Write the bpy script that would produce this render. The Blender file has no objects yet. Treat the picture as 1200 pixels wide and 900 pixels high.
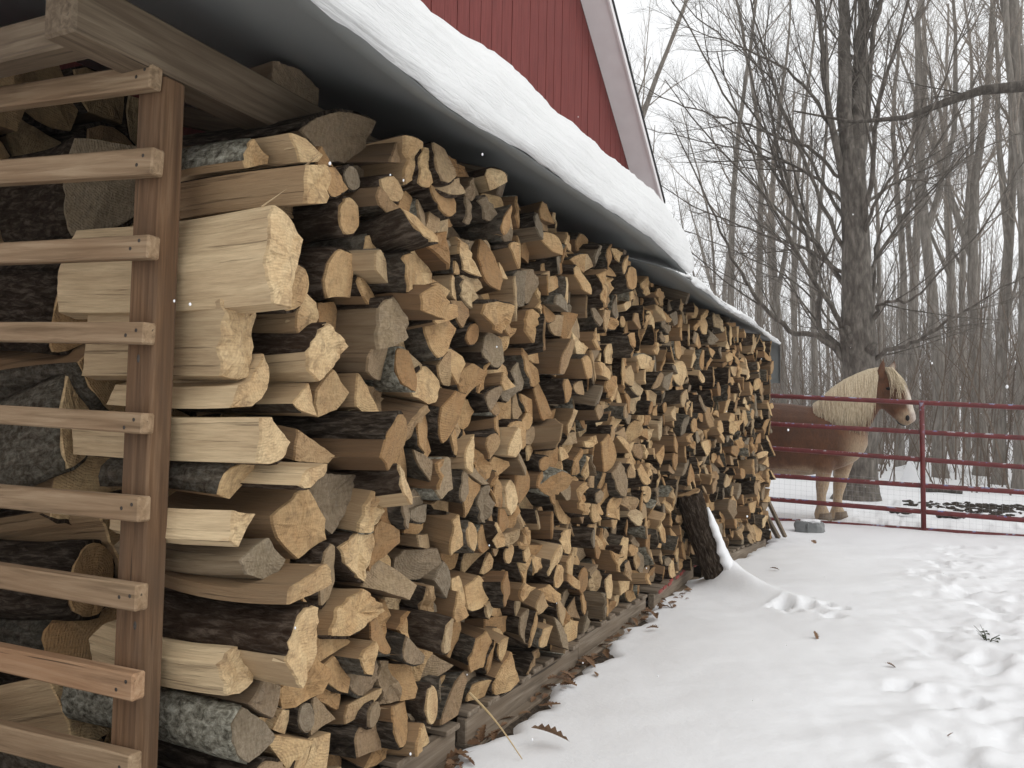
import bpy, math, random, time
import numpy as np
from mathutils import Vector, Matrix, noise as mnoise
T0 = time.time()
S = bpy.context.scene
COL = S.collection
R = math.radians
# ------------------------------------------------------------------ camera
EYE = 1.10
FPX = 960.0
cam_d = bpy.data.cameras.new('camera'); cam = bpy.data.objects.new('camera', cam_d); COL.objects.link(cam)
cam_d.sensor_width = 36.0; cam_d.lens = FPX / 1200 * 36.0; cam_d.clip_start = 0.05; cam_d.clip_end = 2000
CM = Matrix.Rotation(R(25.62826), 3, 'Z') @ Matrix.Rotation(R(90 + 2.70488), 3, 'X') @ Matrix.Rotation(R(1.2), 3, 'Z')
cam.rotation_euler = CM.to_euler(); cam.location = (0, 0, EYE)
S.camera = cam
# ------------------------------------------------------------------ sky, sun, exposure (overcast snowy day)
SUN_EL, SUN_AZ = 40, 92         # azimuth: degrees clockwise from +Y
W = bpy.data.worlds.new('World'); S.world = W; W.use_nodes = True
wn = W.node_tree.nodes; wl = W.node_tree.links; wn.clear()
wo = wn.new('ShaderNodeOutputWorld'); bg = wn.new('ShaderNodeBackground'); sky = wn.new('ShaderNodeTexSky')
sky.sky_type = 'NISHITA'; sky.sun_disc = False; sky.sun_elevation = R(SUN_EL); sky.sun_rotation = R(SUN_AZ)
sky.air_density = 1.0; sky.dust_density = 5.0
hs = wn.new('ShaderNodeHueSaturation'); hs.inputs['Saturation'].default_value = 0.12
mx = wn.new('ShaderNodeMix'); mx.data_type = 'RGBA'; mx.inputs[0].default_value = 0.90
mx.inputs[7].default_value = (8.5, 8.6, 8.7, 1)          # the even cloud deck
wl.new(sky.outputs[0], hs.inputs['Color']); wl.new(hs.outputs[0], mx.inputs[6]); wl.new(mx.outputs[2], bg.inputs[0])
bg.inputs[1].default_value = 0.106; wl.new(bg.outputs[0], wo.inputs[0])
sd = bpy.data.lights.new('sun', 'SUN'); sd.energy = 0.6; sd.angle = R(50); sd.color = (1, 0.97, 0.93)
sun = bpy.data.objects.new('sun', sd); COL.objects.link(sun)
a_, e_ = R(SUN_AZ), R(SUN_EL)
sdir = Vector((math.sin(a_) * math.cos(e_), math.cos(a_) * math.cos(e_), math.sin(e_)))
sun.rotation_euler = (-sdir).to_track_quat('-Z', 'Y').to_euler(); sun.location = sdir * 30
S.view_settings.view_transform = 'Standard'; S.view_settings.look = 'None'; S.view_settings.gamma = 1
S.view_settings.use_curve_mapping = False
S.view_settings.exposure = 0.32
S.cycles.max_bounces = 8; S.cycles.diffuse_bounces = 3; S.cycles.volume_bounces = 1
S.cycles.use_denoising = True

# ------------------------------------------------------------------ helpers
def ray(px, py): return CM @ Vector(((px - 600) / FPX, (450 - py) / FPX, -1))
def U(px, py, y):
    d = ray(px, py); v = d * (y / d.y); v.z += EYE; return v
def AX(px, py, x):
    d = ray(px, py); v = d * (x / d.x); v.z += EYE; return v
def AZ(px, py, z=0.0):
    d = ray(px, py); v = d * ((z - EYE) / d.z); v.z += EYE; return v
def nz(x, y=0.0, z=0.0): return mnoise.noise(Vector((x, y, z)))

def tag(o, label=None, cat=None, group=None, kind=None):
    if label: o['label'] = label
    if cat: o['category'] = cat
    if group: o['group'] = group
    if kind: o['kind'] = kind
    return o
def empty(name, loc=(0, 0, 0), rz=0.0):
    o = bpy.data.objects.new(name, None); COL.objects.link(o); o.location = loc; o.rotation_euler = (0, 0, rz)
    o.empty_display_size = 0.1
    return o
def link(name, me, parent=None, mat=None):
    o = bpy.data.objects.new(name, me); COL.objects.link(o)
    if mat is not None and not me.materials:
        for m in (mat if isinstance(mat, (list, tuple)) else [mat]): me.materials.append(m)
    if parent: o.parent = parent
    return o
def mesh(name, v, f, mat=None, smooth=False, fm=None):
    me = bpy.data.meshes.new(name); me.from_pydata([tuple(p) for p in v], [], f)
    if mat is not None:
        for m in (mat if isinstance(mat, (list, tuple)) else [mat]): me.materials.append(m)
    if fm is not None: me.polygons.foreach_set('material_index', fm)
    if smooth: me.polygons.foreach_set('use_smooth', [True] * len(f))
    me.update(); return me
def box_vf(x0, x1, y0, y1, z0, z1, bev=0.0):
    """box, with chamfered long edges when bev > 0 (long axis = X)"""
    if bev <= 0:
        v = [(x, y, z) for x in (x0, x1) for y in (y0, y1) for z in (z0, z1)]
        f = [(0, 1, 3, 2), (4, 6, 7, 5), (0, 4, 5, 1), (2, 3, 7, 6), (0, 2, 6, 4), (1, 5, 7, 3)]
        return v, f
    ring = [(y0 + bev, z0), (y1 - bev, z0), (y1, z0 + bev), (y1, z1 - bev), (y1 - bev, z1), (y0 + bev, z1), (y0, z1 - bev), (y0, z0 + bev)]
    v = []; n = 8
    for x, s in ((x0, bev), (x0 + bev, 0), (x1 - bev, 0), (x1, bev)):
        cy, cz = (y0 + y1) / 2, (z0 + z1) / 2
        ky = 1 - s / max((y1 - y0) / 2, 1e-6); kz = 1 - s / max((z1 - z0) / 2, 1e-6)
        v += [(x, cy + (y - cy) * ky, cz + (z - cz) * kz) for y, z in ring]
    f = [tuple(range(n - 1, -1, -1)), tuple(range(3 * n, 4 * n))]
    for r in range(3):
        for i in range(n):
            j = (i + 1) % n
            f.append((r * n + i, r * n + j, (r + 1) * n + j, (r + 1) * n + i))
    return v, f
def lumber(name, p, axis, length, w, h, mat, parent, bev=0.004, rot=None, wob=0.0, seed=0):
    """a board whose long axis is local X; p = centre of its near end"""
    v, f = box_vf(0, length, -w / 2, w / 2, -h / 2, h / 2, bev)
    me = mesh(name, v, f, mat)
    o = link(name, me, parent)
    q = Vector(axis).to_track_quat('X', 'Z'); o.rotation_mode = 'QUATERNION'; o.rotation_quaternion = q
    o.location = p
    return o
class MB:
    def __init__(s): s.v = []; s.f = []
    def tube(s, pts, rad, n=6, cap=True, jit=0.0):
        b = len(s.v); up = Vector((0, 0, 1)); prev = None
        P = [Vector(p) for p in pts]
        for i, p in enumerate(P):
            d = (P[min(i + 1, len(P) - 1)] - P[max(i - 1, 0)])
            if d.length < 1e-9: d = Vector((0, 0, 1))
            d.normalize()
            if prev is None:
                a = d.cross(up)
                if a.length < 0.05: a = d.cross(Vector((1, 0, 0)))
            else:
                a = prev - d * prev.dot(d)
                if a.length < 1e-6: a = d.orthogonal()
            a.normalize(); c = d.cross(a); prev = a
            for k in range(n):
                t = 2 * math.pi * k / n
                r = rad[i] * (1 + (random.uniform(-jit, jit) if jit else 0))
                s.v.append(p + a * (math.cos(t) * r) + c * (math.sin(t) * r))
        for i in range(len(P) - 1):
            for k in range(n):
                k2 = (k + 1) % n
                s.f.append((b + i * n + k, b + i * n + k2, b + (i + 1) * n + k2, b + (i + 1) * n + k))
        if cap:
            s.f.append(tuple(b + k for k in range(n - 1, -1, -1)))
            e = b + (len(P) - 1) * n
            s.f.append(tuple(e + k for k in range(n)))
    def add(s, v, f):
        b = len(s.v); s.v += list(v); s.f += [tuple(i + b for i in q) for q in f]
    def build(s, name, mat, parent=None, smooth=False): return link(name, mesh(name, s.v, s.f, mat, smooth), parent)

# ------------------------------------------------------------------ materials
def newmat(name):
    m = bpy.data.materials.new(name); m.use_nodes = True
    nt = m.node_tree; nt.nodes.clear()
    out = nt.nodes.new('ShaderNodeOutputMaterial'); b = nt.nodes.new('ShaderNodeBsdfPrincipled')
    nt.links.new(b.outputs[0], out.inputs[0])
    return m, nt, b
class N:
    """tiny node-graph helper"""
    def __init__(s, nt): s.nt = nt
    def new(s, t, **kw):
        n = s.nt.nodes.new(t)
        for k, v in kw.items(): setattr(n, k, v)
        return n
    def put(s, sock, v):
        if hasattr(v, 'is_linked') or isinstance(v, bpy.types.NodeSocket): s.nt.links.new(v, sock)
        else: sock.default_value = v
    def coord(s, kind='Object'): return s.new('ShaderNodeTexCoord').outputs[kind]
    def attr(s, name, out='Fac'):
        n = s.new('ShaderNodeAttribute'); n.attribute_name = name; return n.outputs[out]
    def scale(s, vec, sc, loc=(0, 0, 0)):
        n = s.new('ShaderNodeMapping'); s.put(n.inputs['Vector'], vec); n.inputs['Scale'].default_value = sc; s.put(n.inputs['Location'], loc); return n.outputs[0]
    def noise(s, vec, sc=5.0, det=4.0, rough=0.55, dist=0.0):
        n = s.new('ShaderNodeTexNoise'); s.put(n.inputs['Vector'], vec); n.inputs['Scale'].default_value = sc
        n.inputs['Detail'].default_value = det; n.inputs['Roughness'].default_value = rough; n.inputs['Distortion'].default_value = dist
        return n.outputs['Fac']
    def voro(s, vec, sc=5.0, feature='DISTANCE_TO_EDGE'):
        n = s.new('ShaderNodeTexVoronoi'); n.feature = feature; s.put(n.inputs['Vector'], vec); n.inputs['Scale'].default_value = sc
        return n.outputs['Distance']
    def ramp(s, fac, stops):
        n = s.new('ShaderNodeValToRGB'); s.put(n.inputs[0], fac)
        el = n.color_ramp.elements
        while len(el) < len(stops): el.new(0.5)
        for e, (p, c) in zip(el, stops):
            e.position = p; e.color = (c[0], c[1], c[2], 1) if not isinstance(c, (int, float)) else (c, c, c, 1)
        return n.outputs[0]
    def math(s, op, a, b=0.0, clamp=False):
        n = s.new('ShaderNodeMath', operation=op); n.use_clamp = clamp; s.put(n.inputs[0], a); s.put(n.inputs[1], b); return n.outputs[0]
    def mix(s, f, a, b, mode='MIX'):
        n = s.new('ShaderNodeMix'); n.data_type = 'RGBA'; n.blend_type = mode
        s.put(n.inputs[0], f)
        for k, v in ((6, a), (7, b)):
            if isinstance(v, tuple) and len(v) == 3: v = (*v, 1)
            s.put(n.inputs[k], v)
        return n.outputs[2]
    def bump(s, h, strength=0.4, dist=0.01, normal=None):
        n = s.new('ShaderNodeBump'); s.put(n.inputs['Height'], h); n.inputs['Strength'].default_value = strength; n.inputs['Distance'].default_value = dist
        if normal is not None: s.put(n.inputs['Normal'], normal)
        return n.outputs[0]

def m_split():
    m, nt, b = newmat('split_wood'); g = N(nt)
    lc = g.attr('lc', 'Vector'); tone = g.attr('tone'); grey = g.attr('grey')
    gr = g.noise(g.scale(lc, (5, 70, 70)), 1.0, 5, 0.6, 0.35)
    st = g.noise(g.scale(lc, (1.6, 14, 14)), 1.0, 4, 0.6, 0.8)
    fi = g.noise(g.scale(lc, (14, 260, 260)), 1.0, 3, 0.6)
    base = g.ramp(tone, [(0.0, (0.070, 0.041, 0.021)), (0.35, (0.155, 0.097, 0.052)), (0.7, (0.34, 0.235, 0.132)), (1.0, (0.74, 0.575, 0.355))])  # sides kept darker than the ends: their shade is put into the colour
    base = g.mix(g.ramp(st, [(0.38, 0.0), (0.72, 0.75)]), base, g.mix(0.5, base, (0.28, 0.15, 0.07)))
    base = g.mix(g.ramp(gr, [(0.35, 0.45), (0.62, 0.0)]), base, g.mix(0.65, base, (0.20, 0.12, 0.06)))
    base = g.mix(g.math('MULTIPLY', grey, 0.8), base, g.ramp(gr, [(0.3, (0.075, 0.057, 0.036)), (0.7, (0.20, 0.162, 0.112))]))
    ck = g.ramp(g.noise(g.scale(lc, (2.5, 120, 120)), 1.0, 3, 0.6, 0.25), [(0.30, 1.0), (0.38, 0.0)])
    base = g.mix(g.math('MULTIPLY', ck, 0.55), base, g.mix(0.8, base, (0.06, 0.035, 0.018)))
    base = g.mix(g.ramp(fi, [(0.35, 0.35), (0.6, 0.0)]), base, g.mix(0.5, base, (0.12, 0.07, 0.035)))
    h = g.math('SUBTRACT', g.math('ADD', g.math('MULTIPLY', gr, 0.7), g.math('MULTIPLY', fi, 0.5)), g.math('MULTIPLY', ck, 0.5))
    nt.links.new(base, b.inputs['Base Color']); b.inputs['Roughness'].default_value = 0.75; b.inputs['Specular IOR Level'].default_value = 0.25
    nt.links.new(g.bump(h, 0.8, 0.007), b.inputs['Normal']); return m
def m_end():
    m, nt, b = newmat('cut_end_grain'); g = N(nt)
    lc = g.attr('lc', 'Vector'); tone = g.attr('tone'); grey = g.attr('grey')
    sp = g.new('ShaderNodeSeparateXYZ'); nt.links.new(lc, sp.inputs[0])
    wob = g.noise(g.scale(lc, (1, 1, 1)), 14, 2, 0.5)
    rad = g.math('SQRT', g.math('ADD', g.math('POWER', sp.outputs[1], 2.0), g.math('POWER', sp.outputs[2], 2.0)))
    rings = g.math('SINE', g.math('ADD', g.math('MULTIPLY', rad, 900.0), g.math('MULTIPLY', wob, 16.0)))
    rings = g.math('MULTIPLY_ADD', rings, 0.5); nt.nodes[-1].inputs[2].default_value = 0.5
    big = g.noise(g.scale(lc, (3, 12, 12)), 1.0, 4, 0.6, 0.5)
    fine = g.noise(g.scale(lc, (30, 140, 60)), 1.0, 4, 0.65)
    base = g.ramp(tone, [(0.0, (0.28, 0.172, 0.083)), (0.3, (0.46, 0.30, 0.148)), (0.65, (0.61, 0.435, 0.232)), (1.0, (0.75, 0.575, 0.34))])  # same wood, lighter ramp: the light on the ends is put into the colour
    base = g.mix(g.ramp(big, [(0.35, 0.0), (0.75, 0.8)]), base, g.mix(0.55, base, (0.36, 0.17, 0.06)))
    sap = g.ramp(g.math('ADD', rad, g.math('MULTIPLY', wob, 0.05)), [(0.05, 1.0), (0.085, 0.0)])
    base = g.mix(g.math('MULTIPLY', sap, 0.45), base, g.mix(0.6, base, (0.26, 0.125, 0.05)))
    stn = g.ramp(g.noise(g.scale(lc, (5, 30, 22), (7, 3, 1)), 1.0, 4, 0.65, 0.8), [(0.52, 0.0), (0.70, 0.75)])
    base = g.mix(stn, base, g.mix(0.7, base, (0.13, 0.085, 0.05)))
    base = g.mix(g.math('MULTIPLY', rings, 0.22), base, g.mix(0.6, base, (0.22, 0.12, 0.05)))
    base = g.mix(g.ramp(fine, [(0.3, 0.4), (0.55, 0.0)]), base, g.mix(0.6, base, (0.16, 0.10, 0.05)))
    base = g.mix(g.math('MULTIPLY', grey, 0.9), base, g.ramp(g.math('ADD', g.math('MULTIPLY', fine, 0.6), g.math('MULTIPLY', big, 0.4)), [(0.3, (0.082, 0.068, 0.048)), (0.72, (0.29, 0.252, 0.19))]))
    saw = g.noise(g.scale(lc, (4, 40, 190)), 1.0, 2, 0.5, 0.4)
    chk = g.ramp(g.voro(g.scale(lc, (2, 26, 26)), 1.0), [(0.0, 1.0), (0.035, 0.0)])
    chk = g.math('MULTIPLY', chk, g.ramp(big, [(0.55, 0.0), (0.68, 0.5)]))
    base = g.mix(g.ramp(saw, [(0.38, 0.35), (0.55, 0.0)]), base, g.mix(0.55, base, (0.10, 0.06, 0.03)))
    base = g.mix(chk, base, (0.05, 0.03, 0.018))
    h = g.math('SUBTRACT', g.math('ADD', g.math('ADD', g.math('MULTIPLY', fine, 0.8), g.math('MULTIPLY', saw, 0.5)), g.math('MULTIPLY', rings, 0.12)), g.math('MULTIPLY', chk, 0.6))
    nt.links.new(base, b.inputs['Base Color']); b.inputs['Roughness'].default_value = 0.85; b.inputs['Specular IOR Level'].default_value = 0.2
    nt.links.new(g.bump(h, 0.9, 0.007), b.inputs['Normal']); return m
def m_bark():
    m, nt, b = newmat('log_bark'); g = N(nt)
    lc = g.attr('lc', 'Vector'); tone = g.attr('tone'); grey = g.attr('grey')
    fur = g.noise(g.scale(lc, (16, 75, 75)), 1.0, 6, 0.68, 0.5)
    mot = g.noise(g.scale(lc, (20, 20, 20)), 1.0, 4, 0.6)
    base = g.ramp(fur, [(0.36, (0.007, 0.005, 0.004)), (0.5, (0.032, 0.025, 0.018)), (0.66, (0.115, 0.092, 0.072))])
    base = g.mix(g.math('MULTIPLY', tone, 0.18), base, (0.15, 0.08, 0.045))
    mot2 = g.noise(g.scale(lc, (45, 60, 60)), 1.0, 5, 0.7, 0.5)
    pale = g.ramp(mot2, [(0.36, (0.075, 0.066, 0.050)), (0.5, (0.24, 0.225, 0.175)), (0.66, (0.48, 0.46, 0.38))])
    base = g.mix(g.math('MULTIPLY', g.math('POWER', grey, 4.0), 0.95), base, pale)
    nt.links.new(base, b.inputs['Base Color']); b.inputs['Roughness'].default_value = 0.95; b.inputs['Specular IOR Level'].default_value = 0.06
    nt.links.new(g.bump(g.math('ADD', fur, g.math('MULTIPLY', mot, 0.3)), 1.0, 0.022), b.inputs['Normal']); return m
def m_lumber(name, cols, knots=True):
    m, nt, b = newmat(name); g = N(nt)
    co = g.coord('Object'); oi = g.new('ShaderNodeObjectInfo').outputs['Random']
    cb = g.new('ShaderNodeCombineXYZ'); nt.links.new(g.math('MULTIPLY', oi, 37.0), cb.inputs[0]); nt.links.new(g.math('MULTIPLY', oi, 11.0), cb.inputs[1])
    va = g.new('ShaderNodeVectorMath', operation='ADD'); nt.links.new(co, va.inputs[0]); nt.links.new(cb.outputs[0], va.inputs[1]); v = va.outputs[0]
    gr = g.noise(g.scale(v, (3, 60, 60)), 1.0, 5, 0.6, 0.6)
    fi = g.noise(g.scale(v, (10, 260, 260)), 1.0, 3, 0.6)
    big = g.noise(g.scale(v, (2.5, 9, 9)), 1.0, 4, 0.6, 0.4)
    base = g.ramp(gr, [(0.28, cols[0]), (0.5, cols[1]), (0.72, cols[2])])
    base = g.mix(g.ramp(big, [(0.4, 0.0), (0.7, 0.7)]), base, cols[3])
    crack = g.ramp(g.noise(g.scale(v, (1.2, 55, 55), (3, 0, 0)), 1.0, 3, 0.5, 0.3), [(0.27, 1.0), (0.31, 0.0)])
    base = g.mix(g.math('MULTIPLY', crack, 0.8), base, (0.015, 0.011, 0.008))
    h = g.math('SUBTRACT', g.math('ADD', g.math('MULTIPLY', gr, 0.6), g.math('MULTIPLY', fi, 0.4)), g.math('MULTIPLY', crack, 0.8))
    nt.links.new(base, b.inputs['Base Color']); b.inputs['Roughness'].default_value = 0.8; b.inputs['Specular IOR Level'].default_value = 0.25
    nt.links.new(g.bump(h, 0.5, 0.004), b.inputs['Normal']); return m
def m_snow(name, sc=1.0, layered=False):
    m, nt, b = newmat(name); g = N(nt); co = g.coord('Object')
    h = g.math('ADD', g.math('MULTIPLY', g.noise(co, 18 * sc, 5, 0.6), 0.6), g.math('MULTIPLY', g.noise(co, 140 * sc, 3, 0.7), 0.12))
    if layered: h = g.math('ADD', h, g.math('MULTIPLY', g.noise(g.scale(co, (16, 1.0, 22)), 1.0, 5, 0.7, 0.6), 3.0))
    b.inputs['Base Color'].default_value = (0.74, 0.745, 0.74, 1) if layered else (0.83, 0.835, 0.845, 1); b.inputs['Roughness'].default_value = 0.6
    b.inputs['Specular IOR Level'].default_value = 0.2
    nt.links.new(g.bump(h, 0.45, 0.012), b.inputs['Normal']); return m
def m_plain(name, cols, sc=8, rough=0.7, bump=0.3, bd=0.01, stretch=(1, 1, 1), metal=0.0, spec=0.3):
    m, nt, b = newmat(name); g = N(nt); v = g.scale(g.coord('Object'), stretch)
    n = g.noise(v, sc, 5, 0.6, 0.3)
    k = len(cols)
    base = g.ramp(n, [(0.3 + 0.4 * i / max(k - 1, 1), c) for i, c in enumerate(cols)])
    nt.links.new(base, b.inputs['Base Color']); b.inputs['Roughness'].default_value = rough; b.inputs['Metallic'].default_value = metal
    b.inputs['Specular IOR Level'].default_value = spec
    if bump: nt.links.new(g.bump(g.noise(v, sc * 3, 4, 0.6), bump, bd), b.inputs['Normal'])
    return m
M_SPLIT, M_END, M_BARK = m_split(), m_end(), m_bark()
M_SLAT = m_lumber('weathered_slat', [(0.14, 0.092, 0.052), (0.29, 0.202, 0.122), (0.41, 0.305, 0.195), (0.24, 0.15, 0.084)])
M_POST = m_lumber('treated_post', [(0.075, 0.040, 0.020), (0.14, 0.078, 0.040), (0.22, 0.137, 0.078), (0.10, 0.066, 0.042)])
M_BEAM = m_lumber('old_beam', [(0.075, 0.055, 0.037), (0.15, 0.112, 0.074), (0.225, 0.175, 0.12), (0.11, 0.078, 0.05)])
M_PALLET = m_lumber('pallet_wood', [(0.10, 0.078, 0.055), (0.19, 0.15, 0.11), (0.28, 0.235, 0.18), (0.17, 0.125, 0.085)])
M_REDPAINT = m_plain('red_paint_end', [(0.20, 0.035, 0.03), (0.33, 0.07, 0.06)], 20)
M_NAIL = m_plain('nail_steel', [(0.05, 0.045, 0.04), (0.12, 0.105, 0.09)], 60, 0.5, 0, metal=0.8)
M_SNOW = m_snow('ground_snow'); M_RSNOW = m_snow('roof_snow', 0.6, True)
M_SHEET = m_plain('roof_sheet', [(0.18, 0.19, 0.186), (0.22, 0.23, 0.226)], 3, 0.5, 0.12, 0.004, (1, 0.3, 1), 0.0, 0.5)
M_SOIL = m_plain('soil', [(0.03, 0.022, 0.015), (0.07, 0.05, 0.034), (0.12, 0.09, 0.06)], 30, 0.95, 0.8, 0.02)
M_LEAF = m_plain('dry_leaf', [(0.10, 0.05, 0.028), (0.17, 0.095, 0.05), (0.23, 0.145, 0.08)], 9, 0.7, 0.3, 0.004)
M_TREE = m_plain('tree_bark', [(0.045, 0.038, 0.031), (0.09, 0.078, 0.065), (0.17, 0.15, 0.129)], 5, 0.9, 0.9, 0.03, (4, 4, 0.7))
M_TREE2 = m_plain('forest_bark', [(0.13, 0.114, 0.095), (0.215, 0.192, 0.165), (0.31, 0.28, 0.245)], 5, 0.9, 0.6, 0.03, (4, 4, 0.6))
M_TREE3 = m_plain('limb_bark', [(0.062, 0.053, 0.044), (0.125, 0.109, 0.092), (0.22, 0.195, 0.168)], 5, 0.9, 0.5, 0.02, (3, 3, 1))
M_TWIG = m_plain('twig', [(0.20, 0.168, 0.138), (0.31, 0.268, 0.226)], 8, 0.9, 0)

# ------------------------------------------------------------------ ground: one snow sheet to the horizon, bare soil along the pile
rg = random.Random(5)
def xface(y): return float(np.interp(y, [1.0, 3.3, 5.0, 6.15, 7.8, 9], [-1.34, -1.35, -1.41, -1.31, -1.14, -1.12]))
trail = []
for k in range(46):
    t = k / 45.0
    y = 2.2 + 6.6 * t; x = -0.02 + 0.55 * t + 0.12 * math.sin(6 * t) + rg.gauss(0, 0.16)
    trail.append((x, y + rg.gauss(0, 0.12), rg.uniform(0.045, 0.09), rg.uniform(0.008, 0.024), rg.uniform(-0.6, 0.6)))
for k in range(22):
    trail.append((rg.uniform(0.1, 1.4), rg.uniform(2.6, 6.5), rg.uniform(0.05, 0.1), rg.uniform(0.006, 0.02), rg.uniform(-1.5, 1.5)))
for k in range(14): trail.append((-0.75 + rg.gauss(0, 0.1) + 0.03 * k, 5.4 + rg.gauss(0, .15) - 0.02 * k, rg.uniform(.03, .06), rg.uniform(.01, .03), 0))
for k in range(60): trail.append((rg.uniform(-1.0, 2.5), rg.uniform(10.3, 13.5), rg.uniform(0.07, 0.12), rg.uniform(0.02, 0.05), rg.uniform(-1.5, 1.5)))
TR = np.array(trail)
LOGF = AZ(848, 686, 0.02)         # foot of the leaning log
def ground_h(X, Y):
    Z = np.full(X.shape, 0.035)
    def fbm(sx, sy, o, oct=3):
        r = np.zeros(X.shape); a = 1.0
        for i in range(oct):
            k = 2.0 ** i
            r += a * (np.sin(X * sx * k + 1.7 * o + 1.3 * np.sin(Y * sy * k * 0.7 + o)) * np.cos(Y * sy * k + 0.9 * o + 1.1 * np.sin(X * sx * k * 0.8 + 2 * o)))
            a *= 0.5
        return r
    Z += 0.016 * fbm(1.1, 0.9, 1) + 0.005 * fbm(5.3, 4.7, 2)
    near = np.exp(-((X - (0.25 + 0.08 * (Y - 3))) / 0.55) ** 2) * np.clip((Y - 1.5) / 1, 0, 1) * np.clip((10 - Y) / 2, 0, 1)
    Z += near * (0.006 * fbm(17, 15, 3) + 0.009 * fbm(9, 8, 5) + 0.014 * fbm(4.3, 3.9, 9, 2) + 0.004 * fbm(31, 29, 7, 2))
    for x, y, r, d, a in TR:
        dx, dy = X - x, Y - y
        msk = (np.abs(dx) < 0.5) & (np.abs(dy) < 0.5)
        if not msk.any(): continue
        ca, sa = math.cos(a), math.sin(a)
        u = (dx[msk] * ca + dy[msk] * sa) / r; v = (-dx[msk] * sa + dy[msk] * ca) / (r * 1.7)
        q = np.sqrt(u * u + v * v) * (1 + 0.18 * np.sin(5 * np.arctan2(u, v) + x * 20))
        Z[msk] += -d * np.clip(1.25 - q ** 4, 0, 1) + 0.18 * d * np.exp(-((q - 1.3) / 0.3) ** 2)
    # drift against the leaning log, running down toward the yard
    for (cx, cy, sx, sy, hh, an) in ((LOGF.x + 0.02, LOGF.y - 0.02, 0.12, 0.12, 0.13, 0), (LOGF.x + 0.16, LOGF.y - 0.14, 0.20, 0.11, 0.10, -0.75), (LOGF.x + 0.42, LOGF.y - 0.3, 0.24, 0.10, 0.05, -0.6)):
        dx, dy = X - cx, Y - cy; ca, sa = math.cos(an), math.sin(an)
        u = (dx * ca + dy * sa) / sx; v = (-dx * sa + dy * ca) / sy
        Z += hh * np.exp(-(u * u + v * v))
    # snow thins out to nothing at the foot of the pile
    xf = np.interp(Y, [1.0, 3.3, 5.0, 6.15, 7.8, 9], [-1.34, -1.35, -1.41, -1.31, -1.14, -1.12])
    edge = xf + np.interp(Y, [1, 2.4, 3.6, 4.6, 5.2, 8.2], [0.04, 0.06, 0.08, 0.045, -0.01, -0.03]) + 0.03 * np.sin(Y * 7.3) + 0.022 * np.sin(Y * 17.1 + 1) + 0.012 * np.sin(Y * 41)
    inpile = np.clip((edge - X) / 0.16 + 0.35, 0, 1) * ((Y < 8.6) & (X > -4))
    Z -= 0.11 * inpile * inpile * (3 - 2 * inpile)
    far = np.clip((Y - 9) / 6, 0, 1)
    Z += far * 0.03 * fbm(0.5, 0.6, 4)
    Z += np.clip((Y - 18) / 40, 0, 1) * 0.5 * (1 + 0.4 * np.sin(X * 0.21)) 
    Z += np.clip((np.hypot(X, Y) - 60) / 300, 0, 1) * 6
    return Z
def axis_pts(lo, hi, step, far_lo, far_hi, gr=1.16):
    c = list(np.arange(lo, hi + 1e-6, step))
    s = step; p = hi
    while p < far_hi: s *= gr; p += s; c.append(p)
    s = step; p = lo
    while p > far_lo: s *= gr; p -= s; c.insert(0, p)
    return np.array(c)
gx = axis_pts(-1.7, 1.5, 0.022, -400, 400); gy = axis_pts(1.7, 8.4, 0.026, -60, 450, 1.10)
GX, GY = np.meshgrid(gx, gy); GZ = ground_h(GX, GY)
nx, ny = len(gx), len(gy)
gv = np.stack([GX.ravel(), GY.ravel(), GZ.ravel()], 1)
ii = np.arange(nx * ny).reshape(ny, nx)
gf = np.stack([ii[:-1, :-1].ravel(), ii[:-1, 1:].ravel(), ii[1:, 1:].ravel(), ii[1:, :-1].ravel()], 1)
gme = mesh('snow_ground', gv.tolist(), gf.tolist(), M_SNOW, True)
tag(link('snow_ground', gme), 'smooth white snow with a trampled trail covering the yard', kind='structure')
def gh(x, y): return float(ground_h(np.array([[x]]), np.array([[y]]))[0, 0])
sv = []; sf = []; SX = np.linspace(-4.5, -0.95, 60); SY = np.linspace(0.6, 8.8, 120)
for y in SY:
    for x in SX: sv.append((x, y, 0.004 + 0.010 * nz(x * 9, y * 9) + 0.006 * nz(x * 31, y * 31)))
for j in range(len(SY) - 1):
    for i in range(len(SX) - 1):
        a = j * len(SX) + i; sf.append((a, a + 1, a + 1 + len(SX), a + len(SX)))
tag(link('soil', mesh('soil', sv, sf, M_SOIL, True)), 'dark bare soil strip under the wood pile', kind='structure')

# ------------------------------------------------------------------ barn with red gable wall
BX = -3.26
barn = tag(empty('barn', (BX, 3.2, 0)), 'red barn gable wall with white trimmed sloping roof edge above the snow', 'barn')
BO = Vector((BX, 3.2, 0))
M_RED = m_plain('red_siding', [(0.115, 0.020, 0.017), (0.155, 0.029, 0.024), (0.19, 0.041, 0.034)], 6, 0.65, 0.4, 0.004, (8, 8, 0.5))
M_TRIM = m_plain('white_trim', [(0.74, 0.71, 0.71), (0.80, 0.78, 0.78)], 4, 0.6, 0.1, 0.003)
M_SHING = m_plain('black_shingle', [(0.02, 0.02, 0.02), (0.05, 0.05, 0.05)], 30, 0.9, 0.6, 0.01)
RK_Y, RK_Z = 10.35, 4.32        # lower corner of the gable
SLOPE = math.tan(R(36.6)); HALF = 5.4
def rake_z(y): return RK_Z + SLOPE * (RK_Y - y) if y > RK_Y - HALF else RK_Z + SLOPE * HALF - SLOPE * (RK_Y - HALF - y)
wall_v = []; yl = RK_Y - 2 * HALF
pr = [(yl, 0), (RK_Y - 0.05, 0), (RK_Y - 0.05, RK_Z), (RK_Y - HALF, RK_Z + SLOPE * HALF), (yl, RK_Z)]
nv = len(pr); wv = [(-0.03, y - 3.2, z) for y, z in pr] + [(-9, y - 3.2, z) for y, z in pr]
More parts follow.
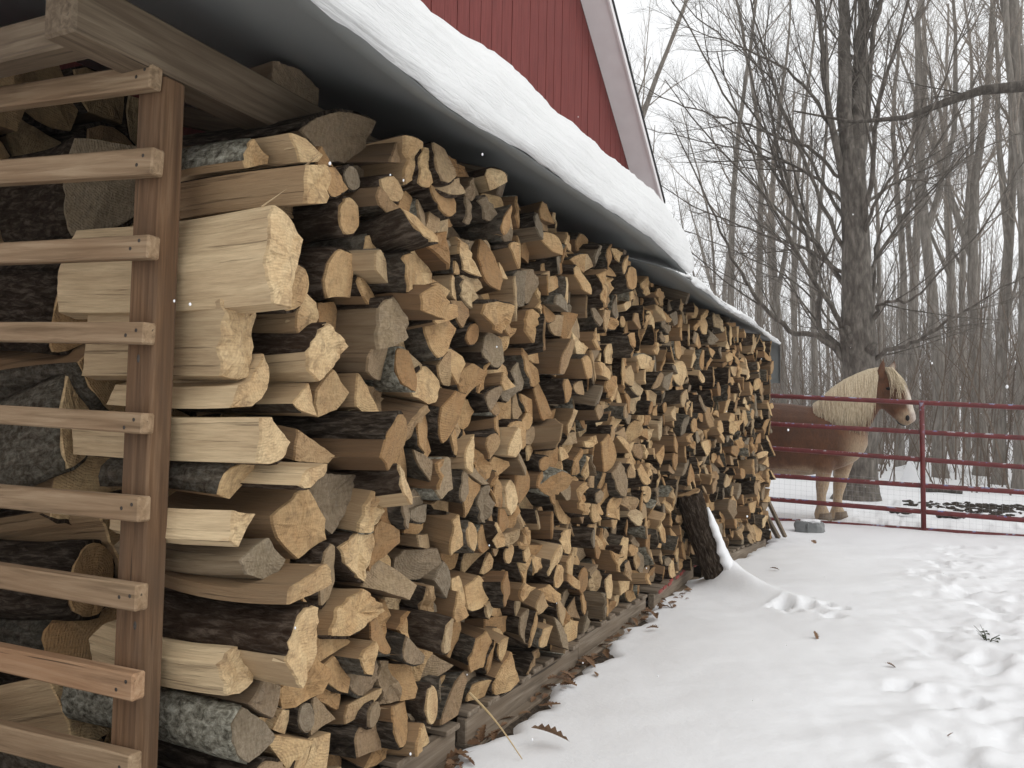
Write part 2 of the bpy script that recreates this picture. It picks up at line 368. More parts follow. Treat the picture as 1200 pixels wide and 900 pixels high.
wf = [tuple(range(nv)), tuple(range(2 * nv - 1, nv - 1, -1))] + [(i, nv + i, nv + (i + 1) % nv, (i + 1) % nv) for i in range(nv)]
wall = link('wall', mesh('barn_wall', wv, wf, M_RED), barn)
rb = random.Random(8)
yb = 4.0; k = 0
while yb < RK_Y - 0.1:
    wdt = 0.20; y0, y1 = yb + 0.005, min(yb + wdt - 0.005, RK_Y - 0.06)
    pv = []; th = 0.016 + rb.uniform(-0.002, 0.003)
    for x in (-0.028, th):
        for (y, z) in ((y0, 1.6), (y1, 1.6), (y1, rake_z(y1) - 0.03), (y0, rake_z(y0) - 0.03)): pv.append((x, y - 3.2, z))
    pf = [(4, 5, 6, 7), (3, 2, 1, 0), (0, 1, 5, 4), (1, 2, 6, 5), (2, 3, 7, 6), (3, 0, 4, 7)]
    link('plank', mesh('plank', pv, pf, M_RED), wall); yb += wdt; k += 1
def rake_part(name, x0, x1, up0, up1, mat, y_end=RK_Y + 0.35, parent=barn):
    v = []; f = []
    for x in (x0, x1):
        for u in (up0, up1):
            for y in (y_end, RK_Y - HALF, yl - 0.35): v.append((x, y - 3.2, (RK_Z + SLOPE * (RK_Y - y) if y >= RK_Y - HALF else RK_Z + SLOPE * (y - yl)) + u))
    I = lambda i, j, k: i * 6 + j * 3 + k
    for k in range(2):
        f += [(I(0, 0, k), I(0, 0, k + 1), I(0, 1, k + 1), I(0, 1, k)), (I(1, 0, k), I(1, 1, k), I(1, 1, k + 1), I(1, 0, k + 1)),
              (I(0, 0, k), I(1, 0, k), I(1, 0, k + 1), I(0, 0, k + 1)), (I(0, 1, k), I(0, 1, k + 1), I(1, 1, k + 1), I(1, 1, k))]
    for k in (0, 2): f.append((I(0, 0, k), I(0, 1, k), I(1, 1, k), I(1, 0, k)))
    return link(name, mesh(name, v, f, mat), parent)
rf = rake_part('roof', -9.2, 0.36, 0.035, 0.075, M_SHING)
rake_part('soffit', 0.02, 0.32, -0.03, 0.0, M_TRIM)
rake_part('fascia', 0.323, 0.345, -0.06, 0.032, M_TRIM)
# snow-free roof, snow beyond is out of view

# ------------------------------------------------------------------ lean-to wood shed
shed = tag(empty('wood_shed', (-1.6, 1.36, 0)), 'timber lean-to with slatted end and dark roof sheet sheltering the woodpile', 'wood shed')
SO = Vector((-1.6, 1.36, 0))
P0 = AX(217, 80, -1.55)
PY0, PY1 = 1.33, 1.395
pl = U(153, 300, PY0).x; prx = -1.552
pz = U(205, 84, PY0).z
pw = prx - pl
po = lumber('post', Vector((pl + pw / 2, (PY0 + PY1) / 2, 0.0)) - SO, (0, 0, 1), pz, PY1 - PY0, pw, M_POST, shed, 0.005)
# wood knots on the post
for (kx, ky) in ((162, 420), (158, 733)):
    q = U(kx, ky, PY0); kb = MB(); ring = []
    kb.v = [Vector((0, -0.004, 0))] + [Vector((0.008 * math.cos(t) * 0.9, 0.0015, 0.014 * math.sin(t))) for t in np.linspace(0, 2 * math.pi, 11)[:-1]]
    kb.f = [(0, 1 + i, 1 + (i + 1) % 10) for i in range(10)]
    o = kb.build('knot', M_NAIL, shed, True); o.location = q - SO
# other posts of the frame: at the barn side and at the far end
for (x, y, h) in ((-3.0, 1.36, 2.3), (-1.55, 4.6, 1.93), (-1.5, 7.9, 1.85)):
    lumber('post', Vector((x, y, 0)) - SO, (0, 0, 1), h, 0.065, 0.09, M_POST, shed, 0.005)
slats = [(0, 127, 193, 102, 98, 72), (0, 218, 195, 203, 183, 172), (0, 310, 190, 303, 282, 273), (0, 401, 185, 405, 376, 375), (0, 498, 183, 511, 474, 482), (0, 598, 179, 614, 567, 581), (0, 692, 176, 720, 661, 684), (0, 790, 172, 826, 757, 788), (0, 883, 168, 925, 850, 882), (0, 975, 165, 1020, 943, 980)]
RL0 = random.Random(55); ST = 0.036; SYF = PY0 - ST - 0.003
M_SLAT2 = m_lumber('fresh_slat', [(0.21, 0.125, 0.07), (0.36, 0.225, 0.13), (0.46, 0.31, 0.19), (0.34, 0.185, 0.095)])
for i, (xa, yab, xb_, ybb, yat, ybt) in enumerate(slats):
    xe = -1.598 if i else -1.585
    def atx(px, py): return U(px, py, SYF)
    a0, a1 = U(xa, yab, SYF), U(xa, yat, SYF); b0, b1 = U(xb_ - 17, ybb, SYF), U(xb_ - 17, ybt, SYF)
    cA, cB = (a0 + a1) / 2, (b0 + b1) / 2
    hgt = ((b1 - b0).length + (a1 - a0).length) / 2 * 0.88
    d = (cA - cB); end = cB + d * 0.0
    d.normalize()
    far = end + d * 1.35
    o = lumber('slat', end + Vector((0, ST / 2, 0)) - SO, (far - end), 1.35, ST, hgt, M_SLAT2 if i == 7 else M_SLAT, shed, 0.004)
    if i == 7: o['label'] = 'newer orange-brown slat low in the ladder of slats'
    for (u, w_) in ((0.024 + RL0.uniform(-.006, .008), RL0.uniform(.02, .25)), (0.050 + RL0.uniform(-.008, .012), RL0.uniform(-.25, .05))):
        nb = MB(); nb.v = [Vector((0, 0, 0))] + [Vector((0.0046 * math.cos(t), 0.0012, 0.0046 * math.sin(t))) for t in np.linspace(0, 2 * math.pi, 9)[:-1]]
        nb.f = [(0, 1 + (j + 1) % 8, 1 + j) for j in range(8)]
        n_ = nb.build('nail', M_NAIL, o)
        n_.location = (u, ST / 2 + 0.0018, w_ * hgt)
        n_.rotation_euler = (0, 0, math.pi)
# header beam on the post, running along the pile, and the tie beam to the barn
bo = U(205, 84, 1.36)
b_out = -1.552; zb = U(206, 84, PY0).z + 0.002
bt = AX(192, 2, b_out)
BH = 0.125; BW = 0.10
lumber('header_beam', Vector((b_out - BW / 2, 1.10, zb + BH / 2)) - SO, (0, 1, 0), 6.9, BW, BH, M_BEAM, shed, 0.006)
lumber('tie_beam', Vector((b_out - BW - 0.003, 1.19, zb + 0.052)) - SO, (-1, 0, 0.02), 1.6, 0.07, 0.085, M_BEAM, shed, 0.005)
for yy in (2.6, 4.0, 5.4, 6.8): lumber('rafter', Vector((-1.30, yy, 1.955)) - SO, (-1, 0, 0.3), 1.95, 0.045, 0.085, M_BEAM, shed, 0.004)
# roof sheets
EX, EZ, RS = -1.12, 1.985, 0.30
def eave_w(y): return float(np.interp(y, [1.0, 1.35, 1.9, 2.4, 3.1, 3.6, 3.9, 4.3, 4.65], [0, 0, -0.035, 0.0, 0.015, 0.03, 0.045, 0.02, -0.015])) * 0.9
def sheet(name, y0, y1, dz, lab, ex=EX, wav=True, flap=False):
    v = []; f = []; ny_ = 70; xs = np.linspace(0, 1, 22)
    for t in (0, 1):
        for j in range(ny_ + 1):
            y = y0 + (y1 - y0) * j / ny_
            for u in xs:
                x = ex - u * (ex - (BX + 0.035))
                w = (eave_w(y) if wav else 0.008 * math.sin(y * 3)) * math.exp(-u * 9)
                z = EZ + dz + RS * (ex - x) + w - (0.008 * math.exp(-u * 40)) + 0.006 * nz(x * 3, y * 2) + t * 0.006
                v.append((x, y, z))
    A = len(xs); B = (ny_ + 1) * A
    for j in range(ny_):
        for i in range(A - 1):
            a = j * A + i
            f.append((a, a + 1, a + 1 + A, a + A)); f.append((B + a, B + a + A, B + a + 1 + A, B + a + 1))
        a = j * A; f.append((a, a + A, B + a + A, B + a)); a = j * A + A - 1; f.append((a, B + a, B + a + A, a + A))
    for i in range(A - 1):
        a = i; f.append((a, B + a, B + a + 1, a + 1)); a = ny_ * A + i; f.append((a, a + 1, B + a + 1, B + a))
    o = link(name, mesh(name, [(p[0] - SO.x, p[1] - SO.y, p[2]) for p in v], f, M_SHEET, True), shed)
    o['label'] = lab
    return o
NEAR_END, FAR_END = 4.62, 8.45
sheet('roof_sheet', 0.95, NEAR_END, 0.0, 'dark grey roof sheet over the near half of the pile')
sheet('roof_sheet', 4.3, FAR_END, -0.05, 'lower dark grey roof sheet over the far half', ex=-1.115, wav=False)
# hanging flap at the far end of the sheet
fv = []; ff = []
fw, fd = 10, 8
for t in (0, 0.005):
    for i in range(fw + 1):
        for j in range(fd + 1):
            x = -1.118 - 0.30 * i / fw; s = j / fd
            fv.append((x - SO.x, FAR_END + 0.012 + 0.05 * math.sin(min(s * 2, 1) * 1.57) + t + 0.012 * math.sin(x * 20) * s - SO.y, EZ - 0.085 + RS * (-1.115 - x) * (1 - s) + 0.045 - 0.40 * s + 0.008 * math.sin(i)))
n1 = (fw + 1) * (fd + 1)
for i in range(fw):
    for j in range(fd):
        a = i * (fd + 1) + j; ff += [(a, a + 1, a + fd + 2, a + fd + 1), (n1 + a, n1 + a + fd + 1, n1 + a + fd + 2, n1 + a + 1)]
for i in range(fw):
    for j in (0, fd):
        a = i * (fd + 1) + j; ff.append((a, a + fd + 1, n1 + a + fd + 1, n1 + a))
for j in range(fd):
    for i in (0, fw):
        a = i * (fd + 1) + j; ff.append((a, a + 1, n1 + a + 1, n1 + a))
o = link('end_flap', mesh('end_flap', fv, ff, M_SHEET, True), shed)

# snow lying on the roof
def roof_snow(name, y0, y1, thick, lab, dz, over=0.03, ex=EX, wav=True):
    v = []; f = []; n = int((y1 - y0) / 0.016)
    # profile in (outward, up) measured from the eave edge, then running up the slope
    prof = [(-0.02, 0.004), (over * 0.3, -0.012), (over * 0.9, 0.10 * thick), (over * 1.25, 0.30 * thick), (over * 1.2, 0.5 * thick), (over * 0.8, 0.70 * thick), (over * 0.0, 0.86 * thick), (-0.05, 0.95 * thick), (-0.11, 1.0 * thick), (-0.20, 1.02 * thick)]
    prof += [(-d, 1.03 * thick) for d in (0.35, 0.6, 0.9, 1.3, 1.7, 2.08)]
    m = len(prof)
    for j in range(n + 1):
        y = y0 + (y1 - y0) * j / n
        e = min(1, (y1 - y) / 0.22, (y - y0) / 0.2 + 0.02); es = math.sqrt(max(0, 1 - (1 - e) ** 2)) if e < 1 else 1
        for i, (o_, u_) in enumerate(prof):
            up = u_ * (0.12 + 0.88 * es)
            x = ex + o_ + 0.016 * nz(y * 1.7, i * 0.35, 1.0) + 0.010 * nz(y * 5.5, i * 0.5, 4.0) + 0.006 * nz(y * 17, i * 0.9, 2.0)
            z = EZ + dz + RS * max(0, -o_) + up + (eave_w(y) if wav else 0.008 * math.sin(y * 3)) * math.exp(-max(0, -o_) * 4) - 0.010 * math.exp(-max(0, -o_) * 20)
            z += (0.022 * nz(y * 1.9, i * 0.3, 5.0) + 0.009 * nz(y * 9, i * .6, 6.0)) * min(1, 0.3 + i / 4) + 0.004
            if 4 <= i <= 9: z += 0.007 * nz(y * 26, i * 1.3, 11.0) + 0.004 * nz(y * 60, i * 1.7, 12.0)
            v.append((x, y + (0.03 * nz(i * 0.7, 9.0) * (1 if e < 1 else 0)), z))
    for j in range(n):
        for i in range(m - 1):
            a = j * m + i; f.append((a, a + m, a + m + 1, a + 1))
        f.append((j * m, j * m + m - 1, (j + 1) * m + m - 1, (j + 1) * m))
    f.append(tuple(range(m))); f.append(tuple(n * m + i for i in range(m - 1, -1, -1)))
    o = link(name, mesh(name, v, f, M_RSNOW, True)); return tag(o, lab, 'snow')
roof_snow('roof_snow', 1.2, NEAR_END - 0.01, 0.27, 'thick white snow slab overhanging the near half of the lean-to roof', 0.006)
roof_snow('roof_snow', NEAR_END + 0.03, FAR_END, 0.035, 'thin white snow on the lower far half of the lean-to roof', -0.043, 0.012, -1.115, False)

# ------------------------------------------------------------------ firewood
def parea(p): return 0.5 * sum(p[i][0] * p[(i + 1) % len(p)][1] - p[(i + 1) % len(p)][0] * p[i][1] for i in range(len(p)))
def pcent(p):
    a = parea(p)
    if abs(a) < 1e-9: return sum(q[0] for q in p) / len(p), sum(q[1] for q in p) / len(p)
    cx = cy = 0
    for i in range(len(p)):
        x0, y0 = p[i]; x1, y1 = p[(i + 1) % len(p)]; c = x0 * y1 - x1 * y0
        cx += (x0 + x1) * c; cy += (y0 + y1) * c
    return cx / (6 * a), cy / (6 * a)
def clip(p, ox, oy, nx_, ny_):
    """keep the side of the line through (ox,oy) where dot(n) <= 0"""
    out = []
    for i in range(len(p)):
        a, b = p[i], p[(i + 1) % len(p)]
        da = (a[0] - ox) * nx_ + (a[1] - oy) * ny_; db = (b[0] - ox) * nx_ + (b[1] - oy) * ny_
        if da <= 0: out.append(a)
        if (da < 0 < db) or (db < 0 < da):
            t = da / (da - db); out.append((a[0] + (b[0] - a[0]) * t, a[1] + (b[1] - a[1]) * t))
    return out
def clean(p, eps=0.012):
    q = []
    for a in p:
        if not q or math.hypot(a[0] - q[-1][0], a[1] - q[-1][1]) > eps: q.append(a)
    while len(q) > 2 and math.hypot(q[0][0] - q[-1][0], q[0][1] - q[-1][1]) <= eps: q.pop()
    return q
def voronoi(seeds, box, rmax=0.5):
    out = []; S_ = np.array(seeds)
    for i, (x, y) in enumerate(seeds):
        p = [(box[0], box[2]), (box[1], box[2]), (box[1], box[3]), (box[0], box[3])]
        d = np.hypot(S_[:, 0] - x, S_[:, 1] - y); idx = np.argsort(d)[1:34]
        for j in idx:
            if d[j] > rmax: break
            sx, sy = seeds[j]
            p = clip(p, (x + sx) / 2, (y + sy) / 2, sx - x, sy - y)
            if len(p) < 3: break
        p = clean(p)
        if len(p) >= 3 and parea(p) > 0: out.append(p)
    return out
def log_geo(poly, bark, length, tone, grey, rnd, rough=0.006, tilt=(0, 0), step=0.026, rings=6, barkless=False):
    """poly: CCW (y,z) outline of the cut end round its centroid; bark: set of edge indices carrying bark. End at x=0, body toward -X"""
    n = len(poly); pts = []; seg = []
    for i in range(n):
        a, b = poly[i], poly[(i + 1) % n]; L = math.hypot(b[0] - a[0], b[1] - a[1]); k = max(1, int(round(L / step)))
        nx_, ny_ = (b[1] - a[1]) / max(L, 1e-6), -(b[0] - a[0]) / max(L, 1e-6)
        sag = (0.08 * L if i in bark and n > 3 and len(bark) < n else (0.11 * L if i in bark and n == 3 else rnd.gauss(0, 0.018) * L))
        for j in range(k):
            t = j / k; s4 = 4 * t * (1 - t) * sag
            pts.append((a[0] + (b[0] - a[0]) * t + nx_ * s4, a[1] + (b[1] - a[1]) * t + ny_ * s4)); seg.append(i in bark)
    m = len(pts)
    for _ in range(1 if len(bark) < n else 3):
        q = list(pts)
        for i in range(m):
            if seg[i] and seg[i - 1]:
                q[i] = (0.5 * pts[i][0] + 0.25 * (pts[i - 1][0] + pts[(i + 1) % m][0]), 0.5 * pts[i][1] + 0.25 * (pts[i - 1][1] + pts[(i + 1) % m][1]))
        pts = q
    nrm = []
    for i in range(m):
        dx = pts[(i + 1) % m][0] - pts[i - 1][0]; dy = pts[(i + 1) % m][1] - pts[i - 1][1]; l = math.hypot(dx, dy) or 1
        nrm.append((dy / l, -dx / l))
    sz = math.sqrt(abs(parea(poly)))
    disp = [rnd.gauss(0, 0.008) * sz if not (seg[i] or seg[i - 1]) else rnd.gauss(0, 0.008) * sz for i in range(m)]
    P = [(pts[i][0] + nrm[i][0] * disp[i], pts[i][1] + nrm[i][1] * disp[i]) for i in range(m)]
    # pith: opposite the bark, so the growth rings bow toward it
    if bark and len(bark) < n:
        bx = sum((poly[i][0] + poly[(i + 1) % n][0]) / 2 for i in bark) / len(bark); by = sum((poly[i][1] + poly[(i + 1) % n][1]) / 2 for i in bark) / len(bark)
        l = math.hypot(bx, by) or 1; pith = (-bx / l * sz * 0.75, -by / l * sz * 0.75)
    elif bark: pith = (0.004, 0.003)
    else:
        a = rnd.uniform(0, 6.28); pith = (math.cos(a) * sz * 0.9, math.sin(a) * sz * 0.9)
    so = rnd.uniform(0, 60); ph = rnd.uniform(0, 6)
    V = []; LC = []; F = []; FM = []
    bow = rnd.gauss(0, 0.012); bow2 = rnd.gauss(0, 0.008); tw = rnd.gauss(0, 0.10)
    xs = [0.0, -0.006 - 0.3 * rough] + [-length * (k / (rings - 1)) for k in range(1, rings)]
    def ring(x, sc, ax):
        t = -x / length; b1 = bow * math.sin(t * 3.1); b2 = bow2 * math.sin(t * 3.1); ca, sa = math.cos(tw * t), math.sin(tw * t)
        for i in range(m):
            k = sc * (1 + (0.022 * nz(P[i][0] * 16 + so, P[i][1] * 16, x * 6) if x < -0.01 else 0))
            y, z = P[i][0] * k, P[i][1] * k
            xx = x + tilt[0] * P[i][0] + tilt[1] * P[i][1] * (1 if x > -length * 0.6 else 0.2) + (ax[i] if ax else 0)
            V.append((xx, y * ca - z * sa + b1, y * sa + z * ca + b2))
            LC.append((x + so, y - pith[0], z - pith[1]))
    def axf(y, z): return rough * (1.5 * nz(y * 22 + so, z * 22, ph) + 0.8 * nz(y * 60 + so, z * 60, ph))
    axn = [axf(P[i][0], P[i][1]) + rnd.gauss(0, rough * 0.25) for i in range(m)]
    for k, x in enumerate(xs):
        ring(x, 0.985 if k == 0 else 1.0, axn if k < 2 else None)
    nr = len(xs)
    for r in range(nr - 1):
        for i in range(m):
            j = (i + 1) % m; F.append((r * m + i, (r + 1) * m + i, (r + 1) * m + j, r * m + j)); FM.append(0 if r > 0 else 1)
    # front cap: middle ring and centre, roughly hewn
    b0 = len(V)
    for i in range(m):
        y, z = P[i][0] * 0.55, P[i][1] * 0.55
        V.append((tilt[0] * y + tilt[1] * z + axf(y, z), y, z)); LC.append((so, y - pith[0], z - pith[1]))
    V.append((axf(0, 0), 0, 0)); LC.append((so, -pith[0], -pith[1])); c = len(V) - 1
    for i in range(m):
        j = (i + 1) % m; F.append((i, j, b0 + j, b0 + i)); FM.append(1); F.append((b0 + i, b0 + j, c)); FM.append(1)
    F.append(tuple((nr - 1) * m + i for i in range(m - 1, -1, -1))); FM.append(1)
    # bark shell
    BV = []; BF = []; BL = []
    if bark and not barkless:
        th = 0.045 * sz + 0.002
        full = all(seg)
        runs = []
        if full: runs = [list(range(m)) + [0]]
        else:
            i = 0; st = next(k for k in range(m) if seg[k] and not seg[k - 1])
            k = st; cnt = 0
            while cnt < m:
                if seg[k % m]:
                    r_ = [k % m]
                    while seg[k % m] and cnt < m: k += 1; cnt += 1; r_.append(k % m)
                    runs.append(r_)
                else: k += 1; cnt += 1
        e0 = [rnd.uniform(0.002, 0.012) for _ in range(m)]
        for run in runs:
            base = len(BV); w = len(run); rr = list(range(1, nr))
            for q, r in enumerate(rr):
                for idx, i in enumerate(run):
                    x, y, z = V[r * m + i]; k = th * (1 + 0.45 * nz(i * 0.9 + so, r * 1.3)) * (0.55 if (not full and idx in (0, w - 1)) else 1)
                    if q == 0: x = -e0[i] + tilt[0] * P[i][0] + tilt[1] * P[i][1] + axn[i]
                    for off in (k, -0.002):
                        BV.append((x, y + nrm[i][0] * off, z + nrm[i][1] * off)); BL.append((x + so, y, z))
            def id_(q, idx, o): return base + (q * w + idx) * 2 + o
            for q in range(len(rr) - 1):
                for idx in range(w - 1):
                    BF.append((id_(q, idx, 0), id_(q + 1, idx, 0), id_(q + 1, idx + 1, 0), id_(q, idx + 1, 0)))
                if not full:
                    for idx in (0, w - 1):
                        a4 = (id_(q, idx, 0), id_(q, idx, 1), id_(q + 1, idx, 1), id_(q + 1, idx, 0)); BF.append(a4 if idx == 0 else a4[::-1])
            for idx in range(w - 1): BF.append((id_(0, idx, 0), id_(0, idx + 1, 0), id_(0, idx + 1, 1), id_(0, idx, 1)))
    return V, F, FM, LC, BV, BF, BL
def set_attr(me, lc, tone, grey):
    n = len(me.vertices)
    a = me.attributes.new('lc', 'FLOAT_VECTOR', 'POINT'); a.data.foreach_set('vector', np.array(lc, dtype=np.float32).ravel())
    for nm, val in (('tone', tone), ('grey', grey)):
        a = me.attributes.new(nm, 'FLOAT', 'POINT'); a.data.foreach_set('value', np.full(n, val, dtype=np.float32) if np.isscalar(val) else np.array(val, dtype=np.float32))
LOGN = [0]
def add_log(geo, tone, gends, gbark, M4, label, group=None, splinters=True):
    V, F, FM, LC, BV, BF, BL = geo
    me = mesh('log', V, F, [M_SPLIT, M_END], False, FM); set_attr(me, LC, tone, gends)
    o = link('firewood_log', me); o.matrix_world = M4
    tag(o, label, 'firewood log', group)
    if BV:
        bm_ = mesh('bark', BV, BF, M_BARK, True); set_attr(bm_, BL, tone, gbark)
        link('bark', bm_, o)
    LOGN[0] += 1
    if splinters and RSP.random() < 0.45:
        sv_, sf2, sl = [], [], []
        m_ = max(3, len([1 for f_ in F if len(f_) == 3]))
        for _ in range(1):
            i = RSP.randrange(m_); x, y, z = V[m_ + i]; L_ = RSP.uniform(0.012, 0.05); w_ = RSP.uniform(0.0012, 0.0035)
            dy, dz = RSP.gauss(0, 0.25), RSP.gauss(0, 0.25); b = len(sv_)
            k0 = 1.0
            base_ = (x - 0.03, y, z); tip = (x + L_ * 0.8, y * (1 + .1 * RSP.random()) + dy * L_, z * (1 + .1 * RSP.random()) + dz * L_)
            sv_ += [(base_[0], base_[1] - w_, base_[2] - w_), (base_[0], base_[1] + w_, base_[2] - w_), (base_[0], base_[1], base_[2] + w_), tip]
            sf2 += [(b, b + 1, b + 3), (b + 1, b + 2, b + 3), (b + 2, b, b + 3), (b, b + 2, b + 1)]
            sl += [(0, 0, 0)] * 4
        sm_ = mesh('splinter', sv_, sf2, M_SPLIT); set_attr(sm_, sl, min(1, tone + 0.25), 0.0); link('splinter', sm_, o)
    return o
RSP = random.Random(99)
class Pile:
    def __init__(s): s.V = []; s.F = []; s.FM = []; s.L = []; s.T = []; s.G = []
    def add(s, geo, tone, ge, gb, M4):
        V, F, FM, LC, BV, BF, BL = geo
        for (v, f, fm, l, g) in ((V, F, FM, LC, ge), (BV, BF, [2] * len(BF), BL, gb)):
            b = len(s.V); s.V += [M4 @ Vector(p) for p in v]; s.F += [tuple(i + b for i in q) for q in f]; s.FM += fm; s.L += l; s.T += [tone] * len(v); s.G += [g] * len(v)
    def build(s, name, lab):
        me = mesh(name, s.V, s.F, [M_SPLIT, M_END, M_BARK], False, s.FM); set_attr(me, s.L, s.T, s.G)
        return tag(link(name, me), lab, 'firewood', kind='stuff')
RL = random.Random(21)
# --- the logs beside the post, each read from the photograph: end outline, nearest-side depth, left reach, tones
def hero(endpx, y0, bark, tone, ge, gb, label, xl=None, length=0.48, rough=0.005):
    xe = U(endpx[0][0], endpx[0][1], y0).x
    pts = [AX(px, py, xe) for px, py in endpx]; poly = [(p.y, p.z) for p in pts]; bk = set(bark)
    if parea(poly) < 0:
        n = len(poly); poly = poly[::-1]; bk = {(n - 2 - b) % n for b in bk}
    cy, cz = pcent(poly)
    if xl is not None: length = xe - U(xl, endpx[0][1], y0).x
    loc = [(a - cy, b - cz) for a, b in poly]
    return dict(poly=poly, loc=loc, x=xe, c=(cy, cz), bark=bk, tone=tone, ge=ge, gb=gb, label=label, length=length, rough=rough)
def ell(cx, cy, rx, ry, n=12, ph=0.3): return [(cx - rx * math.cos(ph + 2 * math.pi * i / n) * 1.0, cy - ry * math.sin(ph + 2 * math.pi * i / n)) for i in range(n)]
H = []
def h_(*a, **k): H.append(hero(*a, **k))
h_([(320, 72), (352, 82), (376, 104), (374, 130), (318, 122)], 1.70, [], 0.05, 0.75, 0.3, 'dark weathered block lying on top of the pile beside the header beam', length=0.22)
h_([(357, 152), (385, 134), (437, 143), (425, 175), (405, 192), (388, 189)], 1.66, [0, 1], 0.12, 0.72, 0.25, 'dark thick-barked half log at the top of the pile under the weathered block', length=0.5)
h_([(343, 155), (358, 162), (376, 182), (372, 190), (352, 190)], 1.52, [], 0.80, 0.0, 0.2, 'pale square-split piece high beside the post with slanted cut end', length=0.42)
h_([(285, 188), (296, 163), (314, 183), (314, 192), (290, 197)], 1.44, [0], 0.66, 0.0, 1.0, 'small wedge with whitish bark lying high against the post', length=0.30)
h_([(360, 193), (386, 194), (385, 238), (362, 238)], 1.48, [], 0.68, 0.05, 0.2, 'long tan split log with ragged end, above the biggest cream block', length=0.45, rough=0.012)
h_(ell(392, 213, 11, 22), 1.60, range(12), 0.35, 0.0, 0.1, 'thin round log with tan end tucked behind the ragged tan split log', length=0.3)
h_(ell(410, 253, 11, 25), 1.72, range(12), 0.62, 0.0, 0.1, 'dark-barked round log with bright oval end, right of the biggest cream block', length=0.35)
h_([(326, 239), (346, 256), (356, 272), (351, 312), (337, 362), (319, 356), (313, 300)], 1.43, [], 0.97, 0.0, 0.2, 'biggest cream coloured split block, reaching past the post, second slat gap', xl=84, rough=0.009)
h_([(262, 350), (297, 356), (296, 400), (290, 442), (278, 446), (262, 440)], 1.42, [], 0.86, 0.08, 0.2, 'knotty pale block directly under the biggest cream block', xl=100, rough=0.011)
h_([(273, 478), (282, 452), (297, 446), (309, 414), (315, 430), (313, 456), (296, 476)], 1.43, [3, 4, 5], 0.90, 0.0, 0.1, 'cream half-round log under the knotty block, bark on its far side', length=0.42)
h_([(305, 490), (316, 488), (343, 518), (336, 532), (318, 544), (305, 543)], 1.42, [3], 0.96, 0.04, 0.15, 'long cream quarter log midway up beside the post, reaching behind it', xl=84)
h_([(352, 569), (362, 551), (384, 543), (384, 552), (375, 562), (358, 574)], 1.50, [3, 4, 5], 0.9, 0.0, 0.15, 'thin crooked barked branch-half with a pale top below the long cream quarter', length=0.42)
h_([(275, 598), (298, 602), (279, 641), (271, 634)], 1.42, [], 0.98, 0.0, 0.1, 'small bright cream wedge below the crooked branch-half beside the post', length=0.40)
h_([(283, 657), (299, 640), (316, 630), (333, 655), (319, 682), (291, 674)], 1.43, [], 0.78, 0.9, 0.1, 'splintery log with dark blue-grey cut end below the small cream wedge', length=0.42, rough=0.004)
h_([(338, 708), (337, 692), (386, 661), (391, 668), (389, 684)], 1.46, [], 0.50, 0.15, 0.3, 'flat brown slab under the log with the blue-grey end', length=0.42)
h_([(334, 768), (338, 745), (348, 728), (365, 714), (378, 712), (375, 745), (362, 790), (350, 806)], 1.45, [0, 1, 2, 3], 0.82, 0.0, 0.1, 'big dark-barked log with a bright V-shaped end under the brown slab', length=0.46, rough=0.009)
h_([(262, 780), (276, 760), (298, 748), (297, 790), (281, 813), (267, 816)], 1.41, [], 0.97, 0.0, 0.1, 'short torn cream block in front of the big dark-barked log', xl=104, rough=0.012)
h_([(275, 862), (279, 840), (290, 829), (310, 845), (323, 864), (302, 885), (288, 893), (276, 884)], 1.43, [0, 1, 6, 7], 0.30, 0.95, 1.0, 'thick log with mottled whitish bark and dark grey end near the bottom', xl=72, rough=0.004)
h_([(300, 902), (330, 893), (346, 915), (331, 950), (302, 945)], 1.50, [0, 4], 0.3, 0.6, 0.3, 'grey log at the foot of the post under the whitish-barked log', length=0.45)
h_([(352, 396), (349, 362), (357, 342), (371, 360), (375, 372), (361, 394)], 1.62, [2, 3], 0.72, 0.05, 0.3, 'tan block with cracked end between the knotty block and the pile', length=0.42)
h_([(363, 412), (385, 379), (407, 406), (391, 430), (374, 447), (366, 434)], 1.60, [0], 0.85, 0.0, 0.2, 'pale block with dark-spotted end and reddish underside, right of the knotty block', length=0.42, rough=0.009)
h_([(343, 473), (365, 449), (371, 488), (356, 483)], 1.56, [3], 0.8, 0.0, 0.6, 'pale thin wedge with grey bark, just right of the cream half-round log', length=0.40)
h_([(371, 458), (390, 433), (408, 460), (396, 480), (372, 489)], 1.66, [], 0.5, 0.15, 0.2, 'brown cut block with clear end, right of the pale thin wedge', length=0.42)
h_([(346, 540), (350, 503), (392, 534), (385, 543)], 1.58, [], 0.42, 0.25, 0.2, 'dull brown triangular log end beside the long cream quarter', length=0.42)
h_([(352, 576), (360, 560), (380, 553), (418, 556), (405, 600), (388, 626), (370, 606)], 1.66, [0, 6, 5], 0.2, 0.85, 0.3, 'weathered grey heart-shaped log end with dark bark, below the triangular end', length=0.42, rough=0.010)
h_([(398, 648), (416, 625), (434, 620), (438, 634), (427, 682), (414, 668)], 1.78, [4, 5, 0], 0.82, 0.0, 0.1, 'orange-pale log end with charred dark bark, right of the blue-grey end', length=0.42, rough=0.011)
h_([(390, 745), (394, 716), (424, 690), (454, 716), (424, 736)], 1.72, [4], 0.66, 0.0, 0.1, 'broad orange wedge end right of the brown slab', length=0.42, rough=0.010)
h_([(316, 238), (345, 240), (380, 262), (360, 272), (352, 262)], 1.62, [], 0.40, 0.3, 0.2, 'dull brown wedge end peeping over the biggest cream block', length=0.4)

